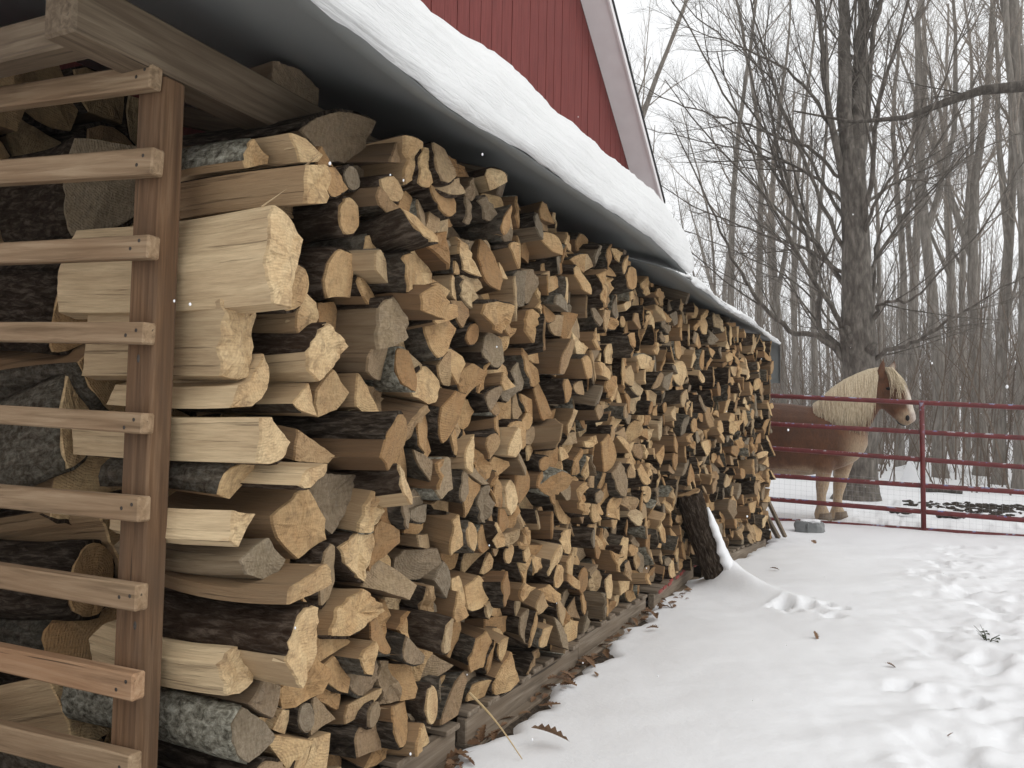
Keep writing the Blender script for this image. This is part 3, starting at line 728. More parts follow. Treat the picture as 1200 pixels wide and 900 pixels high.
def inside(p, x, y, grow=0.0):
    for i in range(len(p)):
        a, b = p[i], p[(i + 1) % len(p)]; L = math.hypot(b[0] - a[0], b[1] - a[1])
        if ((b[0] - a[0]) * (y - a[1]) - (b[1] - a[1]) * (x - a[0])) / max(L, 1e-6) < -grow: return False
    return True
def ztop(y): return float(np.interp(y, [1.4, 1.8, 2.3, 5, 7.8], [1.80, 1.90, 1.955, 1.95, 1.86]))
def seeds_for(y0, y1, zb_, py, pz_, rnd, jit=0.42, drop=0.10, zmax=2.05):
    out = []; z = zb_; r = 0
    while z < zmax:
        y = y0 + (r % 2) * py * 0.5 + rnd.uniform(0, py)
        while y < y1:
            sc = np.interp(y, [1.4, 2.4, 3.2], [1.18, 1.05, 1.0])
            if rnd.random() > drop: out.append((y + rnd.uniform(-jit, jit) * py, z + rnd.uniform(-jit, jit) * pz_))
            y += py * sc
        z += pz_; r += 1
    return out
seeds = [s for s in seeds_for(1.45, 7.85, 0.155, 0.118, 0.087, RL, 0.46, 0.13) if s[1] < ztop(s[0]) + 0.03]
seeds = [s for s in seeds if not any(inside(h['poly'], s[0], s[1], 0.02) for h in H)]
hs_ = [h['c'] for h in H]
cells = voronoi(seeds + hs_, (1.42, 7.82, 0.125, 2.02))[:]
cells2 = []
for c in cells:
    cy, cz = pcent(c)
    if any(inside(h['poly'], cy, cz, 0.012) for h in H): continue
    for h in H:
        hp = h['poly']
        if abs(h['c'][0] - cy) > 0.4 or abs(h['c'][1] - cz) > 0.4: continue
        best = None
        for i in range(len(hp)):
            a, b = hp[i], hp[(i + 1) % len(hp)]; L = math.hypot(b[0] - a[0], b[1] - a[1])
            if L < 1e-4: continue
            d = -((b[0] - a[0]) * (cz - a[1]) - (b[1] - a[1]) * (cy - a[0])) / L
            if best is None or d > best[0]: best = (d, a, ((b[1] - a[1]) / L, -(b[0] - a[0]) / L))
        d, a, nn = best
        if any(inside(hp, q[0], q[1], 0.005) for q in c) or d < 0.06: c = clean(clip(c, a[0] + nn[0] * 0.004, a[1] + nn[1] * 0.004, -nn[0], -nn[1]))
        if len(c) < 3: break
    if len(c) < 3 or parea(c) < 0.0012: continue
    zt = ztop(pcent(c)[0]) + RL.uniform(-0.02, 0.03); c = clean(clip(c, 0, zt, 0, 1))
    if len(c) < 3: continue
    cy, cz = pcent(c)
    if cy < 1.60 and cz < 1.9 and parea(c) < 0.003: continue
    if parea(c) > 0.0080 and RL.random() < 0.6:
        a = RL.uniform(0, math.pi); o_ = RL.gauss(0, 0.012)
        for s_ in (1, -1):
            q = clean(clip(c, cy + math.cos(a) * o_, cz + math.sin(a) * o_, s_ * math.cos(a), s_ * math.sin(a)))
            if len(q) >= 3 and parea(q) > 0.0015: cells2.append(q)
    elif parea(c) > 0.0015: cells2.append(c)
ORD = ['first', 'second', 'third', 'fourth', 'fifth', 'sixth', 'seventh', 'eighth', 'ninth', 'tenth', 'eleventh', 'twelfth', 'thirteenth', 'fourteenth', 'fifteenth', 'sixteenth', 'seventeenth', 'eighteenth', 'nineteenth', 'twentieth', 'twenty-first', 'twenty-second', 'twenty-third', 'twenty-fourth', 'twenty-fifth', 'twenty-sixth', 'twenty-seventh', 'twenty-eighth', 'twenty-ninth', 'thirtieth', 'thirty-first', 'thirty-second', 'thirty-third', 'thirty-fourth', 'thirty-fifth', 'thirty-sixth', 'thirty-seventh', 'thirty-eighth', 'thirty-ninth', 'fortieth']
def dress(poly, rnd, roundp=0.12):
    """turn a cell into a log outline: shrink, tilt, choose bark edges"""
    cy, cz = pcent(poly); ar = parea(poly); k = rnd.uniform(0.84, 0.99); an = rnd.gauss(0, 0.09); n = len(poly)
    loc = [((a - cy) * k, (b - cz) * k) for a, b in poly]; ca, sa = math.cos(an), math.sin(an)
    loc = [(a * ca - b * sa, a * sa + b * ca) for a, b in loc]
    el_ = [math.hypot(loc[(i + 1) % n][0] - loc[i][0], loc[(i + 1) % n][1] - loc[i][1]) for i in range(n)]
    u = rnd.random(); bk = set(); shp = 'split'
    xs_ = [p[0] for p in loc]; zs_ = [p[1] for p in loc]
    asp = (max(xs_) - min(xs_)) / max(1e-3, max(zs_) - min(zs_))
    if u < roundp and 0.6 < asp < 1.7 and ar > 0.004:
        r_ = math.sqrt(ar / math.pi) * 0.97; loc = [(r_ * math.cos(2 * math.pi * i / 12) * min(1.15, math.sqrt(asp)), r_ * math.sin(2 * math.pi * i / 12) / min(1.15, math.sqrt(asp))) for i in range(12)]
        bk = set(range(12)); shp = 'round'
    elif u < 0.84:
        face = rnd.random() < 0.6
        def pref(i):
            a, b = loc[i], loc[(i + 1) % n]
            return el_[i] * rnd.uniform(0.5, 1.5) * (1 + (1.6 * max(0, -(b[1] - a[1]) / max(el_[i], 1e-6)) if face else 0))
        i0 = max(range(n), key=pref); bk = {i0}
        if n >= 4 and rnd.random() < 0.75: bk.add((i0 + 1) % n)
        if n >= 5 and rnd.random() < 0.4: bk.add((i0 - 1) % n)
        if len(bk) >= n - 1: bk = {i0}
        shp = 'half-round' if len(bk) > 1 else 'barked'
    if shp == 'split': shp = 'wedge-split' if n == 3 else 'split'
    return (cy, cz), loc, bk, shp
items = []
for h in H:
    items.append(dict(kind='hero', h=h, score=1e9))
for c in cells2:
    (cy, cz), loc, bk, shp = dress(c, RL)
    u = RL.random()
    tone = min(1, max(0, RL.betavariate(1.35, 1.75))); ge = 0.0
    if u < 0.17: ge = RL.uniform(0.6, 1.0); tone *= 0.6
    elif u < 0.36: ge = RL.uniform(0.2, 0.5)
    gb = RL.uniform(0.93, 1.0) if RL.random() < 0.06 else RL.uniform(0, 0.75)
    v = RL.random(); xo = RL.gauss(0, 0.040)
    if v < 0.20: xo -= RL.uniform(0.05, 0.17)
    elif v < 0.17: xo += RL.uniform(0.03, 0.06)
    x = xface(cy) + 0.035 * (cz / 1.9) + xo
    nearpost = cy < 1.80
    if nearpost: x = min(x, xface(cy) - 0.01)
    if cy < 1.66 and cz > 1.45: continue
    score = parea(c) / (cy * cy + x * x) ** 1.35 * (0.5 if v < 0.20 else 1)
    items.append(dict(kind='cell', c=(cy, cz), loc=loc, bk=bk, shp=shp, tone=tone, ge=ge, gb=gb, x=x, score=score, j=0.3 if nearpost else 1.0))
items.sort(key=lambda d: -d['score'])
NIND = 272
ind = items[:NIND]; rest = items[NIND:]
colw = 0.12
def colof(y): return int((y - 1.45) / colw)
cols = {}
for d in items:
    if d['kind'] == 'cell': cols.setdefault(colof(d['c'][0]), []).append(d)
for k, L_ in cols.items():
    L_.sort(key=lambda d: d['c'][1])
    for i, d in enumerate(L_): d['rank'] = i; d['col'] = k
def describe(d):
    t = 'pale' if d['tone'] > 0.66 else ('tan' if d['tone'] > 0.42 else 'brown')
    if d['ge'] > 0.6: t = 'grey-ended'
    s = {'round': 'round log', 'half-round': 'half-round log', 'barked': 'split log with bark', 'wedge-split': 'three-sided wedge', 'split': 'split log'}[d['shp']]
    return '%s %s, %s up in the %s column past the post' % (t, s, ORD[min(d['rank'], 39)], ORD[min(max(d['col'], 0), 39)])
def frame(x, y, z, rnd, j=1.0):
    return Matrix.Translation((x, y, z)) @ Matrix.Rotation(rnd.gauss(0, 0.10) * j, 4, 'Z') @ Matrix.Rotation(rnd.gauss(0, 0.07) * j, 4, 'Y')
for d in ind:
    if d['kind'] == 'hero':
        h = d['h']
        geo = log_geo(h['loc'], h['bark'], h['length'], h['tone'], h['ge'], RL, h['rough'], (RL.gauss(0, .05), RL.gauss(0, .05)), 0.016, 9)
        add_log(geo, h['tone'], h['ge'], h['gb'], Matrix.Translation((h['x'], h['c'][0], h['c'][1])), h['label'], 'firewood logs stacked beside the post')
    else:
        rough = RL.choice((0.0018, 0.0022, 0.003, 0.004, 0.007, 0.015))
        geo = log_geo(d['loc'], d['bk'], RL.uniform(0.38, 0.45), d['tone'], d['ge'], RL, rough, (RL.gauss(0, .2), RL.gauss(0, .15)), 0.022, 6)
        add_log(geo, d['tone'], d['ge'], d['gb'], frame(d['x'], d['c'][0], d['c'][1], RL, d['j']), describe(d), 'firewood logs in the face of the pile')
pile = Pile()
for d in rest:
    rough = RL.choice((0.0018, 0.0022, 0.003, 0.004, 0.007, 0.015))
    geo = log_geo(d['loc'], d['bk'], 0.42, d['tone'], d['ge'], RL, rough, (RL.gauss(0, .2), RL.gauss(0, .15)), 0.03, 4)
    pile.add(geo, d['tone'], d['ge'], d['gb'], frame(d['x'], d['c'][0], d['c'][1], RL, d['j']))
pile.build('stacked_firewood', 'split firewood stacked in the farther part of the pile')
# --- logs seen through the slats (the second row back), then the hidden inner rows
sd2 = [s for s in seeds_for(1.44, 1.74, 0.2, 0.165, 0.145, RL, 0.38, 0.04) if s[1] < 1.86]
k = 0
cb_ = sorted(voronoi(sd2, (1.425, 1.86, 0.13, 1.86)), key=lambda c: pcent(c)[1])
for c in cb_:
    (cy, cz), loc, bk, shp = dress(c, RL, 0.22)
    if parea(c) < 0.002: continue
    tone = RL.betavariate(2.2, 1.6); ge = RL.uniform(0.5, 1) if RL.random() < 0.2 else 0.0
    geo = log_geo(loc, bk, RL.uniform(0.42, 0.5), tone, ge, RL, 0.0035, (RL.gauss(0, .15), RL.gauss(0, .15)), 0.022, 7)
    M4 = frame(-1.97 + RL.uniform(-0.06, 0.05), cy + 0.01, cz, RL, 1.3)
    if cy < 1.62:
        add_log(geo, tone, ge, RL.uniform(0, 0.8), M4, '%s %s log seen through the slats, %s from the bottom' % ('pale' if tone > 0.6 else ('tan' if tone > 0.4 else 'dark brown'), shp, ORD[min(k, 29)]), 'logs behind the slats'); k += 1
    else:
        pb = Pile() if 'pb' not in globals() else pb
        pb.add(geo, tone, ge, 0.3, M4)
inner = pb
for (xoff, y0, y1, py, pz_) in ((-0.47, 1.9, 7.8, 0.17, 0.15), (-1.16, 1.45, 2.1, 0.17, 0.15)):
    for c in voronoi(seeds_for(y0, y1, 0.2, py, pz_, RL, 0.35, 0.03, 2.05 if xoff > -1 else 2.25), (y0 - 0.03, y1, 0.13, 1.9 if xoff > -1 else 2.26)):
        if parea(c) < 0.002: continue
        (cy, cz), loc, bk, shp = dress(c, RL, 0.15)
        tone = RL.betavariate(1.8, 2.2)
        geo = log_geo(loc, bk, 0.4, tone, 0.2, RL, 0.008, (0, 0), 0.06, 3)
        inner.add(geo, tone, 0.2, 0.3, frame(xface(cy) + xoff + RL.gauss(0, 0.03), cy, cz, RL))
inner.build('inner_firewood', 'shadowed firewood rows behind the face of the pile')
print('logs', LOGN[0], 'cells', len(cells2), 'stuff', len(rest), 't', round(time.time() - T0, 1))

# ------------------------------------------------------------------ pallets under the pile
def pallet(y0, ln, label, red=False, skew=0.0):
    xf = xface(y0 + ln / 2) + 0.015
    root = tag(empty('pallet', (xf, y0 + ln / 2, 0.0), skew), label, 'pallet', 'pallets under the pile')
    for x in (-0.02, -0.46, -0.9): lumber('stringer', (x, -ln / 2, 0.055), (0, 1, 0), ln, 0.04, 0.085, M_PALLET, root, 0.004)
    n = int(ln / 0.125)
    for i in range(n):
        y = -ln / 2 + 0.05 + (ln - 0.1) * i / (n - 1)
        b = lumber('deck_board', (0.005 + RL.uniform(-0.012, 0.015), y + RL.uniform(-0.01, 0.01), 0.1085), (-1, RL.gauss(0, 0.01), 0), 0.95, 0.088, 0.018, M_PALLET, root, 0.003)
        if red:
            v, f = box_vf(-0.001, 0.006, -0.04, 0.04, -0.0085, 0.0085); o = link('painted_end', mesh('painted_end', v, f, M_REDPAINT), b); o.location = (-0.006, 0, 0)
    lumber('bottom_board', (-0.0, -ln / 2, 0.008), (0, 1, 0), ln, 0.08, 0.014, M_PALLET, root, 0.002)
pallet(1.45, 0.95, 'weathered grey pallet under the pile nearest the post', skew=0.0)
pallet(2.48, 1.05, 'weathered grey pallet under the pile, beside the straw stalk')
pallet(3.62, 1.1, 'grey pallet under the pile, half hidden by brown leaves')
pallet(4.82, 1.15, 'pallet with red painted board ends left of the leaning log', True, 0.03)
pallet(6.05, 1.7, 'pale pallet under the far end of the pile', False, -0.1)

# ------------------------------------------------------------------ leaning log with its snow
LB = Vector((LOGF.x, LOGF.y, -0.02)); LT = AX(806, 577, xface(5.6) + 0.05)
ax_ = (LT - LB); LL = ax_.length
lr = 0.086
geo = log_geo([(lr * math.cos(2 * math.pi * i / 20) * RL.uniform(0.95, 1.05), lr * math.sin(2 * math.pi * i / 20) * RL.uniform(0.95, 1.05)) for i in range(20)], set(range(20)), LL, 0.6, 0.3, RL, 0.008, (0.12, -0.1), 0.02, 12)
q = ax_.to_track_quat('X', 'Z')
lo = add_log(geo, 0.3, 0.3, 0.15, Matrix.Translation(LT) @ q.to_matrix().to_4x4(), 'thick dark-barked log leaning against the pile with snow down one side')
lo.name = 'leaning_log'; lo['category'] = 'log'; 
# snow strip: a ridge along the upper right side of the log
sv = []; sf = []; ns, nc = 40, 9
axn = ax_.normalized(); side = axn.cross(Vector((0, -0.8, 0.6))); 
upv = Vector((0.85, -0.10, 0.55)); upv = (upv - axn * upv.dot(axn)).normalized(); sdv = axn.cross(upv).normalized()
for i in range(ns + 1):
    t = i / ns; p = LB + ax_ * (0.02 + 0.80 * t)
    wid = (0.85 * (1 - 0.5 * t) + 0.28 * nz(t * 9, 3) + 0.12 * nz(t * 31, 8)) * min(1, (1 - t) * 6 + 0.15); hgt = (0.014 + 0.05 * (1 - t) ** 3 + 0.010 * nz(t * 9, 1)) * min(1, (1 - t) * 5 + 0.05)
    for j in range(nc):
        s = j / (nc - 1) * 2 - 1; a = s * wid
        r_ = lr + 0.012 + (hgt * math.sqrt(max(0, 1 - s * s)) if abs(s) < 1 else -0.012)
        sv.append(p + upv * (math.cos(a) * r_) + sdv * (math.sin(a) * r_ + 0.01 * nz(t * 13, j)))
for i in range(ns):
    for j in range(nc - 1):
        a = i * nc + j; sf.append((a, a + 1, a + nc + 1, a + nc))
    sf.append((i * nc, (i + 1) * nc, (i + 1) * nc + nc - 1, i * nc + nc - 1))
sf.append(tuple(range(nc))); sf.append(tuple(ns * nc + j for j in range(nc - 1, -1, -1)))
tag(link('log_snow', mesh('log_snow', sv, sf, M_SNOW, True)), 'strip of white snow lying along the leaning log', 'snow')

# ------------------------------------------------------------------ sticks, block, stalk, leaves
for i, (b, t, r_) in enumerate((((920, 629), (899, 585), 0.02), ((912, 630), (893, 596), 0.024), ((903, 632), (890, 600), 0.02))):
    pb_ = U(b[0], b[1], 8.35 + 0.05 * i); pb_.z = max(pb_.z, 0.01); pt = U(t[0], t[1], 8.15 + 0.05 * i)
    o = lumber('plank_offcut', pb_, (pt - pb_), (pt - pb_).length * 1.03, r_ * 2, r_ * 1.3, M_PALLET, None, 0.003)
    tag(o, ['long thin board leaning at the far end of the pile, rightmost of three', 'middle of three boards leaning at the far end of the pile', 'shortest board leaning at the far end of the pile, leftmost of three'][i], 'board', 'boards leaning at the end of the pile')
def rough_block(name, loc, sx, sy, sz, mat, seed, taper=0.75, n=10, amp=0.06):
    v = []; f = []
    for j in range(n + 1):
        t = j / n; k = 1 - (1 - taper) * t ** 4; cap = 1.0 if j < n else 0.86
        for i in range(24):
            a = 2 * math.pi * i / 24; c, s = math.cos(a), math.sin(a); e = (abs(c) ** 5 + abs(s) ** 5) ** (-1 / 5)
            w = 1 + amp * nz(c * 2 + seed, s * 2, t * 2)
            v.append((c * e * sx * k * cap * w, s * e * sy * k * cap * w, t * sz * w))
    for j in range(n):
        for i in range(24):
            i2 = (i + 1) % 24; f.append((j * 24 + i, j * 24 + i2, (j + 1) * 24 + i2, (j + 1) * 24 + i))
    f.append(tuple(n * 24 + i for i in range(24))); f.append(tuple(range(23, -1, -1)))
    o = link(name, mesh(name, v, f, mat)); o.location = loc; return o
M_STONE = m_plain('grey_stone', [(0.13, 0.135, 0.135), (0.20, 0.205, 0.205), (0.27, 0.275, 0.27)], 6, 0.85, 0.4, 0.01)
bp = AZ(947, 623, 0.03)
blk = tag(rough_block('concrete_block', (bp.x, bp.y + 0.1, 0.0), 0.15, 0.10, 0.125, M_STONE, 3, 0.80, 14, 0.14), 'rounded grey concrete block with a cap of snow in front of the gate', 'block')
v, f = box_vf(-0.004, 0.004, -0.118, -0.08, 0.0, 0.115); link('groove', mesh('groove', v, f, M_SHEET), blk)
cp = tag(rough_block('block_snow', (bp.x + 0.01, bp.y + 0.1, 0.118), 0.10, 0.075, 0.028, M_SNOW, 5, 0.45, 6, .3), 'small cap of snow lying on the grey concrete block', 'snow')
M_STRAW = m_plain('straw', [(0.42, 0.30, 0.15), (0.55, 0.42, 0.24)], 30, 0.7, 0)
mb = MB(); s0, s1 = AX(550, 812, -1.30), AZ(612, 890, 0.03)
mid = [s0.lerp(s1, t) + Vector((0, 0, 0.015 * math.sin(t * 3.1))) for t in np.linspace(0, 1, 9)]
mb.tube(mid, [0.0045 * (1 - 0.65 * t) for t in np.linspace(0, 1, 9)], 6)
tag(mb.build('straw_stalk', M_STRAW), 'long dry straw stalk slanting from the pile foot to the snow', 'stalk')
def leaf_mesh(seed, size=1.0, oak=True):
    r_ = random.Random(seed); out = []
    for i in range(13):
        t = i / 12; w = (math.sin(t * math.pi) ** 0.7) * 0.26 * (1.0 if i % 2 else 0.5) if oak else math.sin(t * math.pi) * 0.24
        out.append((t, w))
    v = []; f = []; cur = r_.uniform(0.3, 0.9); curl = r_.uniform(0.2, 0.7)
    for t, w in out:
        zc = 0.10 * math.sin(t * 3.0 * cur)
        for s in (-1, 0, 1): v.append(((t - 0.5 + (0.03 if s else 0)) * size, s * w * size * (1 + r_.uniform(-0.15, 0.15)), (zc + abs(s) * w * curl * (0.9 + 0.3 * s)) * size))
    for i in range(12):
        for s in (0, 1): a = i * 3 + s; f.append((a, a + 1, a + 4, a + 3))
    b = len(v); v += [(-0.5 * size, -0.008 * size, 0.002), (-0.5 * size, 0.008 * size, 0.002), (-0.75 * size, 0, -0.01 * size)]; f.append((b, b + 1, b + 2))
    return mesh('leaf', v, f, M_LEAF, True)
LM = [leaf_mesh(i) for i in range(7)]
rl = random.Random(77)
def drop_leaf(x, y, s, label, group=None, z=None, flat=1.0):
    o = link('dry_leaf', LM[rl.randrange(7)]); g_ = max(gh(x, y), 0.01) if z is None else z
    o.location = (x, y, g_ + 0.012 * s / 0.08); o.scale = (s, s, s); o.rotation_euler = (rl.gauss(0, 0.35) * flat, rl.gauss(0, 0.35) * flat, rl.uniform(0, 6.28))
    return tag(o, label, 'leaf', group)
spots = sorted(((rl.uniform(2.0, 5.0), abs(rl.gauss(0, 0.07)) + 0.03, rl.uniform(0.055, 0.09)) for _ in range(40)))
for k, (y, dx, sz) in enumerate(spots):
    drop_leaf(xface(y) + dx, y, sz, 'curled brown leaf at the pile foot, %s counting from the camera' % ORD[k], 'brown leaves at the foot of the pile')
lit = MB()
for k in range(70):
    y = rl.uniform(1.9, 5.6); x = xface(y) + abs(rl.gauss(0, 0.06)) + 0.02; me_ = LM[rl.randrange(7)]
    M4 = Matrix.Translation((x, y, max(gh(x, y), .01) + .006)) @ Matrix.Rotation(rl.uniform(0, 6.28), 4, 'Z') @ Matrix.Rotation(rl.gauss(0, .4), 4, 'X') @ Matrix.Scale(rl.uniform(.03, .055), 4)
    lit.add([M4 @ v_.co for v_ in me_.vertices], [tuple(p_.vertices) for p_ in me_.polygons])
tag(lit.build('leaf_litter', M_LEAF, None, True), 'small crumbled brown leaf litter along the foot of the pile', 'leaf litter', kind='stuff')
p = AZ(645, 872, 0.04); drop_leaf(p.x, p.y, 0.13, 'large olive-brown oak leaf on the snow beside the straw stalk', z=0.045)
p = AZ(668, 812, 0.03); drop_leaf(p.x - 0.05, p.y, 0.12, 'upright tan oak leaf propped at the foot of the pile', z=0.05, flat=2)
p = AZ(956, 747, 0.04); drop_leaf(p.x, p.y, 0.06, 'single brown leaf lying on open snow below the leaning log')
p = AZ(1043, 781, 0.04); drop_leaf(p.x, p.y, 0.05, 'small reddish leaf on the snow in the middle of the trampled trail')
p = AZ(908, 668, 0.04); drop_leaf(p.x, p.y, 0.07, 'thin dark leaf on smooth snow right of the leaning log')
p = AZ(953, 636, 0.04); drop_leaf(p.x, p.y, 0.08, 'small brown leaf standing in the snow before the concrete block', flat=2)
p = AZ(1113, 864, 0.04); drop_leaf(p.x, p.y, 0.03, 'tiny dark leaf scrap on the snow nearest the camera')
M_WEED = m_plain('weed', [(0.03, 0.035, 0.02), (0.07, 0.075, 0.04)], 30, 0.8, 0)
p = AZ(1157, 757, 0.03); mb = MB()
for k in range(9):
    a = rl.uniform(0, 6.28); h = rl.uniform(0.04, 0.10); r_ = rl.uniform(0.01, 0.04)
    mb.tube([p, p + Vector((r_ * math.cos(a) * .6, r_ * math.sin(a) * .6, h * .6)), p + Vector((r_ * 1.6 * math.cos(a), r_ * 1.6 * math.sin(a), h))], [0.0022, 0.0018, 0.0008], 4)
    c = p + Vector((r_ * math.cos(a), r_ * math.sin(a), h * 0.7)); mb.add([c, c + Vector((0.02, 0.006, 0.004)), c + Vector((0.022, -0.006, -0.004))], [(0, 1, 2)])
tag(mb.build('weed_sprig', M_WEED), 'dark green weed sprig poking through the snow at right', 'weed')

# ------------------------------------------------------------------ gate
M_GATE = None
m, nt, b = newmat('gate_paint'); g = N(nt); co = g.coord('Object')
n1_ = g.noise(g.scale(co, (1.2, 1, 1)), 9, 4, 0.65)
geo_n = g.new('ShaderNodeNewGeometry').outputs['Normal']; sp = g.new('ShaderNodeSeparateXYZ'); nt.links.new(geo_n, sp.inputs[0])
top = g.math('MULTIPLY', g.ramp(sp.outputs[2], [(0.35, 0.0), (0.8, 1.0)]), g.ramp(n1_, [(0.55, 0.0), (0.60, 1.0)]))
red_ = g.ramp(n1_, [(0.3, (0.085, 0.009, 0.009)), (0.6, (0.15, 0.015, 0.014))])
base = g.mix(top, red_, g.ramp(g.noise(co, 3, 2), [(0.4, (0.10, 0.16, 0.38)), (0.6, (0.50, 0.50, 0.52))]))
nt.links.new(base, b.inputs['Base Color']); b.inputs['Roughness'].default_value = 0.45; M_GATE = m
GY_ = 10.0
g0 = U(900, 609, GY_)
gate = tag(empty('farm_gate', (g0.x, GY_, 0)), 'red tubular farm gate with worn blue paint in front of the horse', 'gate'); GO = Vector((g0.x, GY_, 0))
rails = [(463.5, 472), (496.5, 506.5), (525, 538.5), (557, 569), (584.5, 599.5), (608.5, 621)]
for i, (ya, yb_) in enumerate(rails):
    A = U(900, ya, GY_); B = U(1080, yb_, GY_); d = B - A
    a0 = A - d * 0.75; b0 = A + d * (2.25)
    mb = MB(); k = 16
    mb.tube([a0.lerp(b0, t) - GO for t in np.linspace(0, 1, k)], [0.0265] * k, 12); mb.build('rail', M_GATE, gate, True)
for px in (790, 1080, 1290):
    s = (px - 900) / 180
    A = U(px, 463.5 + 8.5 * s, GY_); B = U(px + 2.5, 608.5 + 12.5 * s + 4, GY_)
    A.y -= 0.03; B.y -= 0.03
    mb = MB(); mb.tube([A - GO, B - GO], [0.026, 0.026], 12); mb.build('upright', M_GATE, gate, True)
M_WIRE = m_plain('galvanised_wire', [(0.35, 0.36, 0.37), (0.5, 0.51, 0.52)], 20, 0.5, 0, metal=0.6)
mb = MB(); A = U(800, 553, GY_ + 0.04); 
zt0, zb0 = 0.62, 0.06; xw0, xw1 = -2.6, 1.9
def sag(x): return -0.05 * (x + 1.3)
for k in range(11):
    z = zb0 + (zt0 - zb0) * k / 10
    mb.tube([Vector((x, GY_ + 0.035, z + sag(x))) - GO for x in np.linspace(xw0, xw1, 6)], [0.0006] * 6, 3, False)
for k in range(75):
    x = xw0 + (xw1 - xw0) * k / 74; mb.tube([Vector((x, GY_ + 0.037, zb0 + sag(x))) - GO, Vector((x, GY_ + 0.037, zt0 + sag(x))) - GO], [0.0006] * 2, 3, False)
mb.build('wire_mesh', M_WIRE, gate)

# ------------------------------------------------------------------ horse
HY = 10.55
def loft(stations, nseg=20):
    """stations: (centre Vector, half_along_perp, half_lateral, perp direction); lateral is +-Y"""
    v = []; f = []
    for (c, hp, hl, pd) in stations:
        for k in range(nseg):
            a = 2 * math.pi * k / nseg; v.append(c + pd * (math.cos(a) * hp) + Vector((0, 1, 0)) * (math.sin(a) * hl))
    for i in range(len(stations) - 1):
        for k in range(nseg):
            k2 = (k + 1) % nseg; f.append((i * nseg + k, i * nseg + k2, (i + 1) * nseg + k2, (i + 1) * nseg + k))
    f.append(tuple(range(nseg - 1, -1, -1))); e = (len(stations) - 1) * nseg; f.append(tuple(e + k for k in range(nseg)))
    return v, f
def P(px, py, y=HY): return U(px, py, y)
PXM = (P(1001, 500) - P(1000, 500)).length
hm = MB()
tr = [(858, 488, 512, .10), (864, 478, 535, .20), (878, 473, 550, .27), (898, 471, 556, .30), (925, 473, 558, .315), (950, 476, 557, .30), (972, 478, 553, .28), (990, 482, 547, .25), (1004, 490, 540, .21), (1013, 500, 530, .15), (1017, 508, 522, .08)]
st = []
for (x, t, bb, hl) in tr:
    a, c = P(x, t), P(x, bb); st.append(((a + c) / 2, (a - c).length / 2, hl, Vector((0, 0, 1))))
hm.add(*loft(st))
def chain(pts, y=HY):
    st = []; cs = [P(p[0], p[1], y if len(p) < 5 else p[4]) for p in pts]
    for i, p in enumerate(pts):
        d = cs[min(i + 1, len(cs) - 1)] - cs[max(i - 1, 0)]; pd = Vector((0, 1, 0)).cross(d).normalized()
        st.append((cs[i], p[2] * PXM, p[3], pd))
    return loft(st)
hm.add(*chain([(958, 520, 34, .20), (970, 508, 38, .22), (986, 493, 35, .19), (1001, 477, 29, .155), (1015, 462, 24, .13), (1026, 452, 20, .115), (1034, 447, 14, .09)]))
hm.add(*chain([(1029, 437, 8, .06), (1034, 443, 15, .095), (1041, 455, 20.5, .115), (1048, 467, 20, .105), (1055, 478, 15.5, .085), (1060, 486, 12.5, .078), (1064, 491, 11, .078), (1068, 496, 6.5, .06)]))
def leg_front(y, pts): hm.add(*chain([(a, b_, c, d) for a, b_, c, d in pts], y))
leg_front(HY - 0.15, [(966, 515, 17, .11), (967, 535, 14.5, .095), (965, 555, 9.5, .075), (963.5, 570, 8, .066), (962.5, 579, 6.2, .052), (962.5, 592, 5.8, .050), (963, 601, 9.5, .08), (964.5, 608, 9.5, .085), (966, 612, 10, .09), (966, 616, 10.5, .095)])
leg_front(HY + 0.15, [(990, 512, 17, .11), (989, 535, 14, .095), (986, 555, 9.5, .075), (983.5, 570, 8, .066), (982, 579, 6.2, .052), (981, 592, 5.8, .050), (981, 600, 9.5, .08), (982.5, 606, 9.5, .085), (984, 609, 10, .09), (984.5, 612.5, 10.5, .095)])
for s in (-1, 1):
    y = HY + 0.17 * s
    leg_front(y, [(878, 505, 24, .15), (882, 530, 20, .13), (884, 550, 14, .095), (877, 568, 9.5, .075), (872, 578, 9.5, .07), (874, 592, 7.5, .062), (876, 601, 9, .075), (879, 608, 10, .085), (880, 613, 10.5, .09)])
for s, (bx, by, tx, ty) in ((-1, (1031, 443, 1035.5, 420)), (1, (1042, 438, 1049.5, 422))):
    y = HY + 0.075 * s - 0.02
    A, B = P(bx, by, y), P(tx, ty, y); d = (B - A)
    pd = Vector((0, 1, 0)).cross(d).normalized()
    hm.add(*loft([(A, .035, .03, pd), (A.lerp(B, .35), .046, .03, pd), (A.lerp(B, .7), .034, .02, pd), (B, .006, .006, pd)], 12))
raw = mesh('horse_raw', hm.v, hm.f); ro = bpy.data.objects.new('horse_raw', raw); COL.objects.link(ro)
md = ro.modifiers.new('r', 'REMESH'); md.mode = 'VOXEL'; md.voxel_size = 0.017
md2 = ro.modifiers.new('s', 'SMOOTH'); md2.factor = 0.5; md2.iterations = 7
dg = bpy.context.evaluated_depsgraph_get(); hme = bpy.data.meshes.new_from_object(ro.evaluated_get(dg)); bpy.data.objects.remove(ro)
hme.name = 'horse_body'; hme.materials.clear()
FEET = Vector((P(970, 614).x, HY, gh(P(970, 614).x, HY)))
